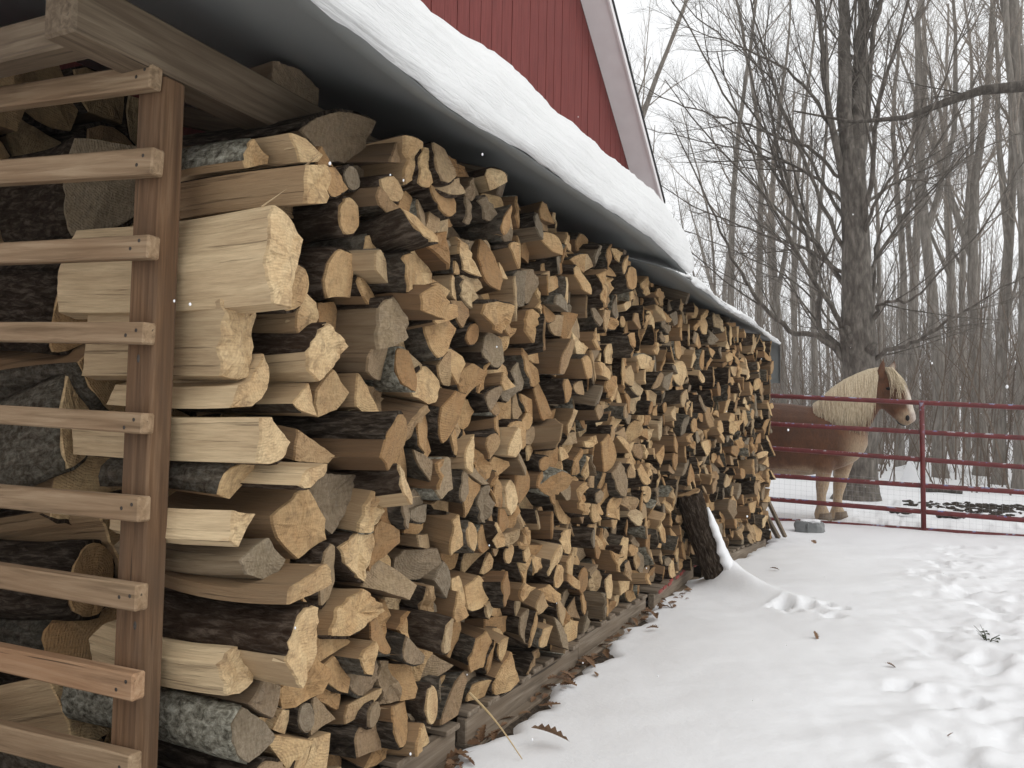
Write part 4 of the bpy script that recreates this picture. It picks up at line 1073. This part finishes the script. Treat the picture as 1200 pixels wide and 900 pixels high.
# real coat colouring, stored per vertex
nv = len(hme.vertices); cov = np.zeros(nv * 3); hme.vertices.foreach_get('co', cov); cov = cov.reshape(-1, 3)
ch = np.array((0.155, 0.058, 0.018)); dk = np.array((0.075, 0.028, 0.009)); pale = np.array((0.50, 0.37, 0.235)); wht = np.array((0.66, 0.58, 0.48)); ln = np.array((0.30, 0.16, 0.08))
def sm(a, b, x): t = np.clip((x - a) / (b - a), 0, 1); return t * t * (3 - 2 * t)
X, Y, Z = cov.T
jit = np.array([0.06 * nz(p[0] * 6, p[1] * 6, p[2] * 6) + 0.03 * nz(p[0] * 18, p[1] * 18, p[2] * 18) for p in cov])
col = np.tile(ch, (nv, 1))
def mixc(w, c): 
    global col
    col = col * (1 - w[:, None]) + c * w[:, None]
zel = P(967, 545).z; nose = P(1068, 495); xch = P(1000, 520).x; zch = P(1000, 545).z
mixc(0.6 * sm(-0.2, 0.2, jit * 8), dk)
mixc(0.6 * sm(P(985, 500).x + .5, P(985, 500).x, X + .5) * sm(P(985, 540).z, P(985, 510).z, Z), dk)
mixc(sm(zel + 0.12, zel - 0.14, Z + jit) * 0.45, ln)
mixc(sm(zel - 0.02, zel - 0.30, Z + jit), pale)
belly = P(925, 556).z
mixc(sm(belly + 0.14, belly - 0.0, Z + jit) * (Z > belly - 0.08) * 0.85, pale)
mixc(sm(xch - 0.16, xch + 0.04, X + jit) * sm(P(1000, 503).z + 0.06, P(1000, 535).z, Z + jit) * (X < P(1020, 500).x), pale)
hd = np.hypot(X - nose.x, Z - nose.z)
mixc(sm(0.20, 0.08, hd + jit * 0.7) * 0.85, pale)
fa, fb = P(1046, 432), P(1073, 486)
fd = np.abs((X - fa.x) * (fb.z - fa.z) - (Z - fa.z) * (fb.x - fa.x)) / math.hypot(fb.x - fa.x, fb.z - fa.z)
mixc(sm(0.06, 0.03, fd) * sm(0.07, 0.035, np.abs(Y - HY + 0.015)) * (X > P(1040, 440).x) * (Z > nose.z - 0.05), wht)
mixc(sm(0.10, 0.03, np.hypot(X - P(1072, 489).x, Z - P(1072, 489).z)) * 0.6, np.array((0.50, 0.40, 0.36)))
ca_ = hme.color_attributes.new('coat', 'FLOAT_COLOR', 'POINT'); ca_.data.foreach_set('color', np.concatenate([col, np.ones((nv, 1))], 1).astype(np.float32).ravel())
m, nt, b = newmat('horse_coat'); g = N(nt); co = g.coord('Object')
hair = g.noise(g.scale(co, (60, 60, 22)), 1.0, 4, 0.65, 0.5)
nt.links.new(g.mix(g.ramp(hair, [(0.35, 0.35), (0.65, 0.0)]), g.attr('coat', 'Color'), (0.03, 0.012, 0.007)), b.inputs['Base Color'])
b.inputs['Roughness'].default_value = 0.7; nt.links.new(g.bump(hair, 0.6, 0.012), b.inputs['Normal']); b.inputs['Sheen Weight'].default_value = 0.1
M_COAT = m
hme.materials.append(M_COAT); hme.polygons.foreach_set('use_smooth', [True] * len(hme.polygons))
hme.transform(Matrix.Translation(-FEET))
horse = link('horse', hme); horse.location = FEET
tag(horse, 'chestnut horse with blond mane standing behind the red gate', 'horse')
M_MANE = m_plain('mane_hair', [(0.36, 0.27, 0.16), (0.60, 0.50, 0.345), (0.78, 0.69, 0.53)], 12, 0.6, 0.2, 0.004, (14, 14, 1.5))
M_DARK = m_plain('dark_skin', [(0.012, 0.010, 0.009), (0.02, 0.016, 0.014)], 8, 0.35, 0)
hrng = random.Random(4)
def lock(mbx, pts, w0, w1): 
    n = len(pts); mbx.tube(pts, [w0 + (w1 - w0) * (i / (n - 1)) ** 1.5 for i in range(n)], 4)
mane = MB()
crest = [(953, 475), (962, 468), (975, 455), (990, 445), (1005, 438), (1018, 433), (1030, 431)]
hang = [(960, 499), (968, 494), (981, 498), (995, 503), (1007, 503), (1018, 494), (1024, 476)]
width = [.13, .17, .19, .175, .15, .13, .11]
cx_ = [c[0] for c in crest]
for k in range(1300):
    t = hrng.random(); q = t * (len(crest) - 1)
    idx = np.arange(len(crest))
    px = np.interp(q, idx, [c[0] for c in crest]); py = np.interp(q, idx, [c[1] for c in crest]); ex = np.interp(q, idx, [c[0] for c in hang]) + hrng.gauss(0, 1.5); ey = np.interp(q, idx, [c[1] for c in hang]) + hrng.gauss(0, 4)
    wd = np.interp(q, idx, width)
    if 0.7 < q < 1.15 and hrng.random() < .85: continue
    L_ = hrng.choice((hrng.uniform(0.5, 0.9), hrng.uniform(0.85, 1.08))); pts = []
    for i in range(7):
        s = i / 6 * L_
        yy = HY - 0.01 + hrng.gauss(0, 0.003) - (wd + 0.03) * math.sin(min(1, s * 2.2) * 1.57) - 0.008 * hrng.random()
        p_ = P(px + (ex - px) * s + hrng.gauss(0, .3), py + (ey - py) * s - 3.0 * math.sin(min(1, s * 4) * 3.14) , HY); p_.y = yy
        pts.append(p_ - FEET)
    lock(mane, pts, hrng.uniform(0.005, 0.009), 0.0012)
mane.build('mane', M_MANE, horse, True)
fl = MB()
for k in range(150):
    px = hrng.uniform(1036, 1046); pts = []; off = hrng.gauss(-0.03, 0.06)
    ex, ey = hrng.uniform(1039, 1063), hrng.uniform(456, 476)
    L_ = hrng.uniform(0.6, 1)
    for i in range(6):
        s = i / 5 * L_; p_ = P(px + (ex - px) * s + 5 * math.sin(s * 2.6), 431 + (ey - 431) * s, HY); p_.y = HY - 0.02 + off * (0.4 + s) - 0.085 * math.sin(s * 1.5) * (1 if ex < 1056 else 0.3)
        pts.append(p_ - FEET)
    lock(fl, pts, 0.006, 0.0012)
fl.build('forelock', M_MANE, horse, True)
tl = MB()
for k in range(80):
    a = P(859, 484, HY); e = Vector((a.x - 0.12 + hrng.gauss(0, .05), HY + hrng.gauss(0, .07), 0.42 + hrng.uniform(0, .2)))
    lock(tl, [a - FEET + Vector((0, hrng.gauss(0, .02), 0)), a.lerp(e, .15) + Vector((-.10, 0, .02)) - FEET, a.lerp(e, .5) + Vector((-.09, 0, 0)) - FEET, e - FEET], 0.014, 0.003)
tl.build('tail', M_MANE, horse, True)
def ellipsoid(c, r, n=14):
    v = []; f = []
    for i in range(n + 1):
        t = math.pi * i / n
        for j in range(n): a = 2 * math.pi * j / n; v.append((c[0] + r[0] * math.sin(t) * math.cos(a), c[1] + r[1] * math.sin(t) * math.sin(a), c[2] + r[2] * math.cos(t)))
    for i in range(n):
        for j in range(n): f.append((i * n + j, (i + 1) * n + j, (i + 1) * n + (j + 1) % n, i * n + (j + 1) % n))
    return v, f
def surf(px, py, out=0.0):
    """point of the body surface seen along the lateral (-Y) direction"""
    p_ = P(px, py); d = np.hypot(cov[:, 0] - p_.x, cov[:, 2] - p_.z); i = np.where(d < 0.035)[0]
    return Vector((p_.x, cov[i, 1].min() - out if len(i) else HY - .1, p_.z)) - FEET
mb = MB(); mb.add(*ellipsoid(surf(1041, 456), (.024, .012, .019))); mb.build('eye', M_DARK, horse, True)
mb = MB(); mb.add(*ellipsoid(surf(1063.5, 490), (.022, .012, .034))); mb.build('nostril', M_DARK, horse, True)
mb = MB(); mb.tube([surf(x, y) for x, y in ((1050, 492), (1053, 496), (1057, 498), (1062, 499))], [.004, .008, .008, .004], 6); mb.build('mouth', M_DARK, horse, True)
M_HOOF = m_plain('hoof', [(0.16, 0.12, 0.085), (0.24, 0.19, 0.14)], 20, 0.7, 0.2)
for (px, py, y) in ((966, 616, HY - .15), (984.5, 612, HY + .15), (880, 616, HY - .17), (880, 612, HY + .17)):
    c = P(px, py, y) - FEET; mb = MB(); mb.tube([Vector((c.x, c.y, -0.02)), Vector((c.x - 0.01, c.y, 0.07))], [.098, .085], 14); mb.build('hoof', M_HOOF, horse, True)

# ------------------------------------------------------------------ trees
rt = random.Random(12)
def wander(p, d, length, n, curl, trop, rnd):
    pts = [Vector(p)]; d = Vector(d).normalized()
    for i in range(n):
        d = (d + Vector((rnd.gauss(0, curl), rnd.gauss(0, curl), rnd.gauss(0, curl) + trop))).normalized(); pts.append(pts[-1] + d * (length / n))
    return pts
def along(pts, t):
    q = t * (len(pts) - 1); i = min(int(q), len(pts) - 2); return pts[i].lerp(pts[i + 1], q - i), (pts[i + 1] - pts[i]).normalized()
def sprout(mb, pts, r0, r1, spec, lvl, rnd):
    """side branches of the limb pts; spec[lvl] = (count, length_frac, angle, t0, curl, trop, sides, segs)"""
    if lvl >= len(spec): return
    cnt, lf, ang, t0, curl, trop, sides, segs = spec[lvl]
    L = sum((pts[i + 1] - pts[i]).length for i in range(len(pts) - 1)); n = max(1, int(round(cnt * rnd.uniform(0.8, 1.2))))
    for k in range(n):
        t = t0 + (1 - t0) * (k + rnd.random()) / n; t = min(t, 0.98)
        p, d = along(pts, t); rr = r0 + (r1 - r0) * t
        side = d.orthogonal().normalized(); side.rotate(Matrix.Rotation(rnd.uniform(0, 6.283), 3, d))
        a = ang * rnd.uniform(0.7, 1.3); nd = d * math.cos(a) + side * math.sin(a)
        l = L * lf * rnd.uniform(0.6, 1.2) * (1.15 - 0.6 * t); r = min(rr * 0.58, 0.0072 * l + 0.0014); e = max(0.0011, r * 0.25)
        q = wander(p, nd, l, segs, curl, trop, rnd)
        mb.tube(q, [r + (e - r) * (i / segs) for i in range(segs + 1)], sides, False)
        sprout(mb, q, r, e, spec, lvl + 1, rnd)
# --- the big tree behind the horse: limbs read from the photograph, spread in depth
TY = 14.2
base = AZ(1004, 586, 0.02); TY = base.y
tree = tag(empty('large_tree', (base.x, TY, 0)), 'large bare tree with dark furrowed trunk and low spreading limbs behind the horse', 'tree'); TO = Vector((base.x, TY, 0))
def T(px, py, dz=0.0): return U(px, py, TY + dz) - TO
trunk = MB(); bigc = MB()
def limb(px, r0, r1, dz0=0.0, dz1=0.0, mbx=bigc, sides=7, sub=5, spec=None, jit=0.0):
    P_ = [T(x, y, dz0 + (dz1 - dz0) * i / (len(px) - 1)) for i, (x, y) in enumerate(px)]
    pts = []
    for i in range(len(P_) - 1):
        a = P_[max(i - 1, 0)]; b_ = P_[i]; c = P_[i + 1]; d = P_[min(i + 2, len(P_) - 1)]
        for k in range(sub):
            t = k / sub; pts.append(0.5 * ((2 * b_) + (c - a) * t + (2 * a - 5 * b_ + 4 * c - d) * t * t + (3 * b_ - a - 3 * c + d) * t ** 3))
    pts.append(P_[-1]); n = len(pts) - 1
    for i in range(1, n): pts[i] = pts[i] + Vector((rt.gauss(0, .014), rt.gauss(0, .03), rt.gauss(0, .014)))
    mbx.tube(pts, [(r0 + (r1 - r0) * (i / n) ** .8) * (0.72 if mbx is bigc and r0 < .1 else 1) for i in range(n + 1)], sides, False, jit)
    if spec: sprout(bigc, pts, r0, r1, spec, 0, rt)
    return pts
# trunk with root flare
tp = [(1004, 592), (1005, 580), (1006, 560), (1008, 500), (1008, 440), (1006, 400), (1004, 340), (1003, 280), (1000, 220), (998, 170)]
tr_ = [.43, .33, .28, .255, .255, .27, .22, .205, .195, .185]
pts = [T(x, y) for x, y in tp]
P2 = []; R2 = []
for i in range(len(pts) - 1):
    for k in range(6): t = k / 6; P2.append(pts[i].lerp(pts[i + 1], t)); R2.append(tr_[i] + (tr_[i + 1] - tr_[i]) * t)
trunk.tube(P2, R2, 22, True, 0.035)
SP = [(10, .45, .55, .12, .06, .07, 4, 6), (9, .42, .55, .1, .08, .06, 3, 4), (7, .55, .55, .1, .10, .04, 3, 3)]
SP2 = [(8, .42, .5, .12, .05, .05, 4, 5), (9, .42, .55, .1, .08, .05, 3, 4), (8, .55, .55, .1, .10, .04, 3, 3)]
for a in ([(998, 200), (989, 110), (988, 0), (985, -150), (975, -300)], .15, .03, 0, -.5), ([(1002, 200), (1006, 100), (1012, 0), (1022, -150), (1030, -320)], .16, .03, 0, .4), ([(990, 230), (972, 130), (960, 40), (952, -80), (935, -250)], .09, .02, 0, -1.2), ([(1008, 210), (1018, 110), (1025, 30), (1048, -70), (1060, -220)], .09, .02, 0, 1.0), ([(1006, 300), (1022, 200), (1030, 120), (1060, 20), (1100, -120)], .07, .015, 0, -1.5):
    limb(*a, sides=9, spec=SP)
for a in (
    ([(995, 428), (966, 398), (925, 387), (887, 349), (864, 312), (830, 240), (790, 150)], .085, .012, 0, -1.2), ([(990, 415), (962, 385), (958, 340), (948, 290), (925, 220), (900, 120), (880, 20)], .085, .012, 0, .8), ([(996, 395), (975, 360), (955, 330), (915, 260), (880, 180), (840, 60)], .07, .012, 0, -2.0), (
    [(994, 340), (960, 290), (925, 230), (860, 130), (800, 20), (760, -50)], .06, .010, 0, 1.5), ([(994, 300), (955, 220), (915, 120), (885, 20), (860, -70)], .055, .010, 0, -1.0), ([(992, 260), (950, 190), (900, 100), (850, 10)], .05, .01, 0, 2.0), (
    [(990, 215), (955, 180), (900, 155), (850, 140), (790, 120), (740, 95)], .045, .008, 0, -.8), ([(992, 240), (950, 205), (890, 180), (820, 165), (750, 150)], .04, .008, 0, 1.0), ([(990, 320), (940, 290), (880, 270), (810, 240), (750, 200)], .045, .008, 0, 2.2), ([(992, 180), (950, 110), (900, 70), (840, 40), (790, -10)], .045, .008, 0, -1.6), (
    [(1012, 425), (1040, 412), (1075, 400), (1105, 380), (1150, 352), (1210, 320)], .065, .010, 0, -1.0), ([(1012, 405), (1026, 372), (1034, 355), (1066, 352), (1090, 330), (1150, 270), (1200, 190)], .055, .010, 0, -.6), ([(1012, 340), (1030, 300), (1060, 250), (1085, 190), (1130, 120), (1170, 30)], .05, .010, 0, 1.4), (
    [(1010, 290), (1025, 240), (1055, 190), (1100, 110), (1140, 0)], .05, .01, 0, -1.5), ([(1014, 420), (1022, 380), (1024, 320), (1032, 270), (1060, 200), (1090, 130)], .06, .01, 0, 1.0), ([(1004, 420), (990, 395), (972, 375), (930, 330), (850, 290), (800, 270)], .045, .008, 0, 2.4), ([(1008, 240), (1050, 215), (1100, 205), (1160, 170), (1220, 150)], .04, .008, 0, 1.8)):
    limb(*a, spec=SP2)
for k in range(9):      # bark plates and stubs round the low fork
    a = rt.uniform(-1, 1); p = T(1005 + 14 * a, 405 + rt.uniform(-16, 14), -0.15); trunk.tube([p, p + Vector((0.12 * a, -0.10, 0.10))], [.11, .03], 7, True, .2)
trunk.build('trunk', M_TREE3, tree, True); bigc.build('crown', M_TREE3, tree, True)
print('big tree', len(bigc.f), round(time.time() - T0, 1))
# limb of a tree standing outside the frame on the right
rtree = tag(empty('overhanging_tree', (4.3, 13.0, 0)), 'bare tree at the right edge whose thick dark limb crosses the upper right', 'tree'); RO = Vector((4.3, 13.0, 0))
m1, m2 = MB(), MB()
tk = [Vector((0, 0, z)) + Vector((.03 * math.sin(z), .03 * math.cos(z * 1.3), 0)) for z in np.linspace(-.1, 11, 26)]
m1.tube(tk, list(np.linspace(.32, .08, 26)), 16, True, .03); m1.build('trunk', M_TREE, rtree, True)
lp = [Vector((0, 0, 4.6)), U(1290, 95, 13) - RO, U(1200, 101, 13) - RO, U(1150, 106, 12.9) - RO, U(1105, 121, 12.8) - RO, U(1060, 138, 12.7) - RO, U(1000, 143, 12.6) - RO, U(930, 130, 12.4) - RO]
ip = []
for i in range(len(lp) - 1): ip += [lp[i].lerp(lp[i + 1], t) for t in (0, .33, .66)]
ip.append(lp[-1]); m2.tube(ip, list(np.linspace(.11, .012, len(ip))), 8, False, .06); sprout(m2, ip[6:], .08, .012, SP2, 0, rt)
sprout(m2, tk[8:], .22, .08, [(12, .6, .8, .05, .08, .06, 5, 6), (8, .4, .75, .1, .14, .04, 3, 4), (5, .5, .7, .1, .16, .02, 3, 3)], 0, rt)
m2.build('crown', M_TREE, rtree, True)
# --- the wood behind
def forest_proto(h, r, seed, lean, low, dense):
    rnd = random.Random(seed); a, b_ = MB(), MB(); n = 22; pts = []
    for i in range(n + 1):
        t = i / n; pts.append(Vector((lean * t * t * h * .12 + .22 * math.sin(t * 6 + seed) * t * 2 + rnd.gauss(0, .025), .2 * math.cos(t * 5 + seed * 2) * t * 2, t * h - .15)))
    a.tube(pts, [r * (1.35 if i == 0 else 1) * (1 - .82 * (i / n) ** 1.1) for i in range(n + 1)], 9, False, .03)
    if seed % 2 == 0:
        kf = int(n * .38); q = wander(pts[kf], Vector((.35 * (1 if seed % 4 else -1), .1, 1)), h * .5, 10, .05, .06, rnd); a.tube(q, [r * .55 * (1 - .85 * i / 10) for i in range(11)], 7, False)
        sprout(b_, q, r * .5, r * .1, [(10, .34, .6, .2, .08, .07, 4, 4), (8, .45, .65, .12, .12, .05, 3, 3), (6, .5, .65, .1, .14, .03, 3, 2)], 0, rnd)
    k = int(low * n); sprout(b_, pts[k:], r * (1 - .8 * low), r * .15, [(dense, .30, .62, 0.0, .08, .07, 4, 5), (9, .45, .65, .12, .12, .05, 3, 4), (7, .50, .65, .1, .14, .03, 3, 3)], 0, rnd)
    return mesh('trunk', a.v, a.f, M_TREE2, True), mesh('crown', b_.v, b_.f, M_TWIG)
PRO = [forest_proto(14, .115, 1, .4, .34, 17), forest_proto(16, .15, 2, -.3, .42, 17), forest_proto(10, .07, 3, .9, .2, 18), forest_proto(14, .09, 4, -.8, .45, 15), forest_proto(7, .04, 5, 1.0, .12, 18), forest_proto(16, .18, 6, .1, .38, 18)]
print('protos', [len(p[1].polygons) for p in PRO], round(time.time() - T0, 1))
named = [  # pixel x of the trunk foot, distance, prototype, scale, label
    (1100, 21, 1, 1.0, 'grey tree trunk rising just right of the horse head'), (1118, 24, 3, 1.0, 'slim trunk next right of the one behind the horse head'), (1150, 22, 5, .9, 'stout grey trunk between the gate upright and the right edge'), (1172, 20, 1, .9, 'dark straight trunk in the woods near the right edge'), (1192, 18.5, 0, 1.0, 'trunk nearest the right edge of the photo'),
    (1052, 23, 0, 1.0, 'trunk directly behind the horse forehead'), (1073, 28, 5, 1.0, 'trunk half hidden behind the horse muzzle'), (935, 22, 3, 1.0, 'thin trunk between the pile end and the big tree'), (918, 26, 1, .9, 'grey trunk just right of the roof flap'), (958, 27, 0, 1.0, 'trunk behind the horse mane left of the big tree'),
    (1135, 29, 0, 1.1, 'leaning slender trunk behind the stout grey trunk'), (1032, 26, 3, 1.0, 'slim trunk right beside the big tree')]
rf_ = random.Random(31)
def put_tree(x, y, pi, sc, label, group):
    root = tag(empty('bare_tree', (x, y, gh(x, y) - 0.05), rf_.uniform(0, 6.28)), label, 'tree', group); root.scale = (sc, sc, sc)
    link('trunk', PRO[pi][0], root); link('crown', PRO[pi][1], root)
for px, d, pi, sc, lab in named:
    q = U(px, 540, d); put_tree(q.x, d, pi, sc, lab, 'trees in the wood behind the gate')
taken = []; trees_ = []
cnt = 0
for k in range(4000):
    if cnt >= 58: break
    y = rf_.uniform(19, 50); x = rf_.uniform(-0.45 * y - 3, 0.22 * y + 3)
    if any((x - a) ** 2 + (y - b_) ** 2 < 1.6 ** 2 for a, b_ in taken): continue
    if y < 22 and -6 < x < 1.5: continue
    taken.append((x, y)); cnt += 1
    trees_.append((x, y))
ZL = {}
for x, y in trees_:
    u, v_ = U(940, 500, y).x, U(1025, 500, y).x
    zone = 'left of the big tree' if x < u else ('behind the big tree' if x < v_ else 'right of the big tree')
    ZL.setdefault(({True: 0, False: 1}[y < 28] if y < 38 else 2, zone), []).append((x / y, x, y))
for (rng, zone), L_ in ZL.items():
    for i, (_, x, y) in enumerate(sorted(L_)):
        lab = ('%s front-row tree from the left in the wood, %s', '%s middle-row tree from the left in the wood, %s', '%s back-row hazy tree from the left in the wood, %s')[rng] % (ORD[i], zone)
        put_tree(x, y, rf_.choice([0, 1, 2, 3, 3, 4, 4, 5, 2]), rf_.uniform(.8, 1.2), lab, 'trees in the wood behind the gate')
# far wood as one mass
fwv = MB(); rw = random.Random(6)
for k in range(760):
    y = 48 + 50 * rw.random() ** 1.2; x = rw.uniform(-0.55 * y - 4, 0.26 * y + 6); h = rw.uniform(7, 14.5); r = rw.uniform(.04, .13); z0 = gh(x, y) - .2; ln_ = rw.gauss(0, .5)
    pts = [Vector((x + ln_ * t * t, y, z0 + h * t)) for t in (0, .25, .5, .75, 1)]
    fwv.tube(pts, [r, r * .85, r * .65, r * .4, r * .1], 5, False); sprout(fwv, pts, r, r * .2, [(16, .28, .6, .12, .1, .06, 3, 2), (5, .5, .65, .1, .12, .04, 3, 2)], 0, rw)
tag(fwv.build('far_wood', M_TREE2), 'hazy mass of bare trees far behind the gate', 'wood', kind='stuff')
# undergrowth: thin saplings and dry weeds at the edge of the wood
wd = MB(); rw = random.Random(9)
for k in range(1900):
    y = rw.uniform(16.5, 45); x = rw.uniform(-.30 * y, .2 * y + 2); h = rw.uniform(.25, .8) if rw.random() < .6 else rw.uniform(.8, 5.5); z0 = gh(x, y) - .02
    if y < 18.5 and x < 0.3: continue
    p = Vector((x, y, z0)); q = wander(p, (rw.gauss(0, .25), rw.gauss(0, .25), 1), h, 4, .1, .05, rw); r = .003 + .004 * h
    wd.tube(q, [r, r * .8, r * .6, r * .4, r * .2], 3, False); sprout(wd, q, r, r * .2, [(6, .45, .6, .25, .12, .05, 3, 2), (3, .45, .6, .1, .1, .03, 3, 2)], 0, rw)
tag(wd.build('undergrowth', m_plain('dry_stem', [(0.10, 0.075, 0.055), (0.17, 0.13, 0.10)], 8, .9, 0)), 'brown dry weeds and saplings along the edge of the wood', 'weeds', kind='stuff')

# ------------------------------------------------------------------ paddock odds and ends
M_DUNG = m_plain('dung', [(0.018, 0.013, 0.009), (0.05, 0.036, 0.025)], 20, .9, .6, .02)
mp = AZ(1155, 598, .04); dm = MB(); rd = random.Random(3)
for k in range(260):
    x, y = mp.x + rd.gauss(0, .45), mp.y + rd.gauss(0, .5); s = rd.uniform(.012, .04); v, f = ellipsoid((x, y, gh(x, y) + s * .2), (s * rd.uniform(.8, 2.2), s * rd.uniform(.8, 2.0), s * .5), 6); dm.add([(a + s * .5 * nz(a * 40, c * 40), c, e + s * .4 * nz(a * 30, c * 30, 3)) for a, c, e in v], f)
tag(dm.build('manure_pile', M_DUNG), 'dark scattered manure on the snow behind the gate at right', 'manure', kind='stuff')
for i, (px, py, s, lab) in enumerate(((1060, 603, .06, 'dark clod on the snow right of the horse legs'), (1108, 607, .07, 'dark clod on the snow just right of the gate upright'))):
    p = AZ(px, py, .04); o = MB()
    for k in range(6): o.add(*ellipsoid((rd.gauss(0, s * 1.5), rd.gauss(0, s), s * .3), (s * rd.uniform(.5, 1), s * .6, s * .4), 6))
    o = tag(o.build('clod', M_DUNG), lab, 'clod'); o.location = (p.x, p.y, gh(p.x, p.y))
fp = AZ(1120, 579, .02); mb = MB(); mb.tube([Vector((t * .6 - .5, .04 * math.sin(t * 3), .06)) for t in np.linspace(0, 1.0, 8)], [.06] * 8, 10, True, .06)
o = tag(mb.build('fallen_log', M_TREE, None, True), 'dark fallen log lying on the snow beyond the gate', 'log'); o.location = (fp.x, fp.y, gh(fp.x, fp.y))
for (px, d, sx, sz_, lab) in ((1066, 19.5, .22, .50, 'small pointed snow-covered stump right of the horse chest'), (1100, 23, 1.1, .30, 'low rounded snow drift at the edge of the wood')):
    q = U(px, 540, d); z0 = gh(q.x, d) - .04; v = []; f = []; n = 14
    for j in range(n + 1):
        t = j / n; rr = sx * (1 - t) ** .7 if sz_ > .4 else sx * math.sqrt(max(0, 1 - t * t))
        for i in range(18): a = 2 * math.pi * i / 18; w = rr * (1 + .25 * nz(math.cos(a) * 1.5 + d, math.sin(a) * 1.5, t)); v.append((w * math.cos(a) + .1 * t * sx, w * math.sin(a) * .8, t * sz_))
    for j in range(n):
        for i in range(18): f.append((j * 18 + i, j * 18 + (i + 1) % 18, (j + 1) * 18 + (i + 1) % 18, (j + 1) * 18 + i))
    o = tag(link('snow_mound', mesh('snow_mound', v, f, M_SNOW, True)), lab, 'snow mound'); o.location = (q.x, d, z0)
# falling snow
sf_ = MB(); rs = random.Random(14)
for k in range(330):
    d = rs.uniform(1.3, 9) ; px, py = rs.uniform(-80, 1280), rs.uniform(-60, 960); p = Vector((0, 0, EYE)) + (CM @ Vector(((px - 600) / FPX, (450 - py) / FPX, -1))) * d
    if p.z < .1 or p.x < xface(p.y) + .1: continue
    s = rs.uniform(.0012, .0026); sf_.add(*ellipsoid(p, (s, s, s * rs.uniform(1, 1.6)), 5))
tag(sf_.build('falling_snow', M_SNOW), 'sparse white snowflakes drifting in the air', 'snowflakes', kind='stuff')

# ------------------------------------------------------------------ haze
v, f = box_vf(-75, 55, -8, 102, -1.2, 24)
hz = link('haze', mesh('haze', v, f)); tag(hz, 'thin pale snowy haze in the air', kind='stuff')
m = bpy.data.materials.new('haze'); m.use_nodes = True; nt = m.node_tree; nt.nodes.clear()
out = nt.nodes.new('ShaderNodeOutputMaterial'); pv_ = nt.nodes.new('ShaderNodeVolumePrincipled'); pv_.inputs['Color'].default_value = (.95, .96, .98, 1); pv_.inputs['Density'].default_value = 0.0012; pv_.inputs['Anisotropy'].default_value = 0.2
nt.links.new(pv_.outputs[0], out.inputs['Volume']); hz.data.materials.append(m)
print('done', round(time.time() - T0, 1))
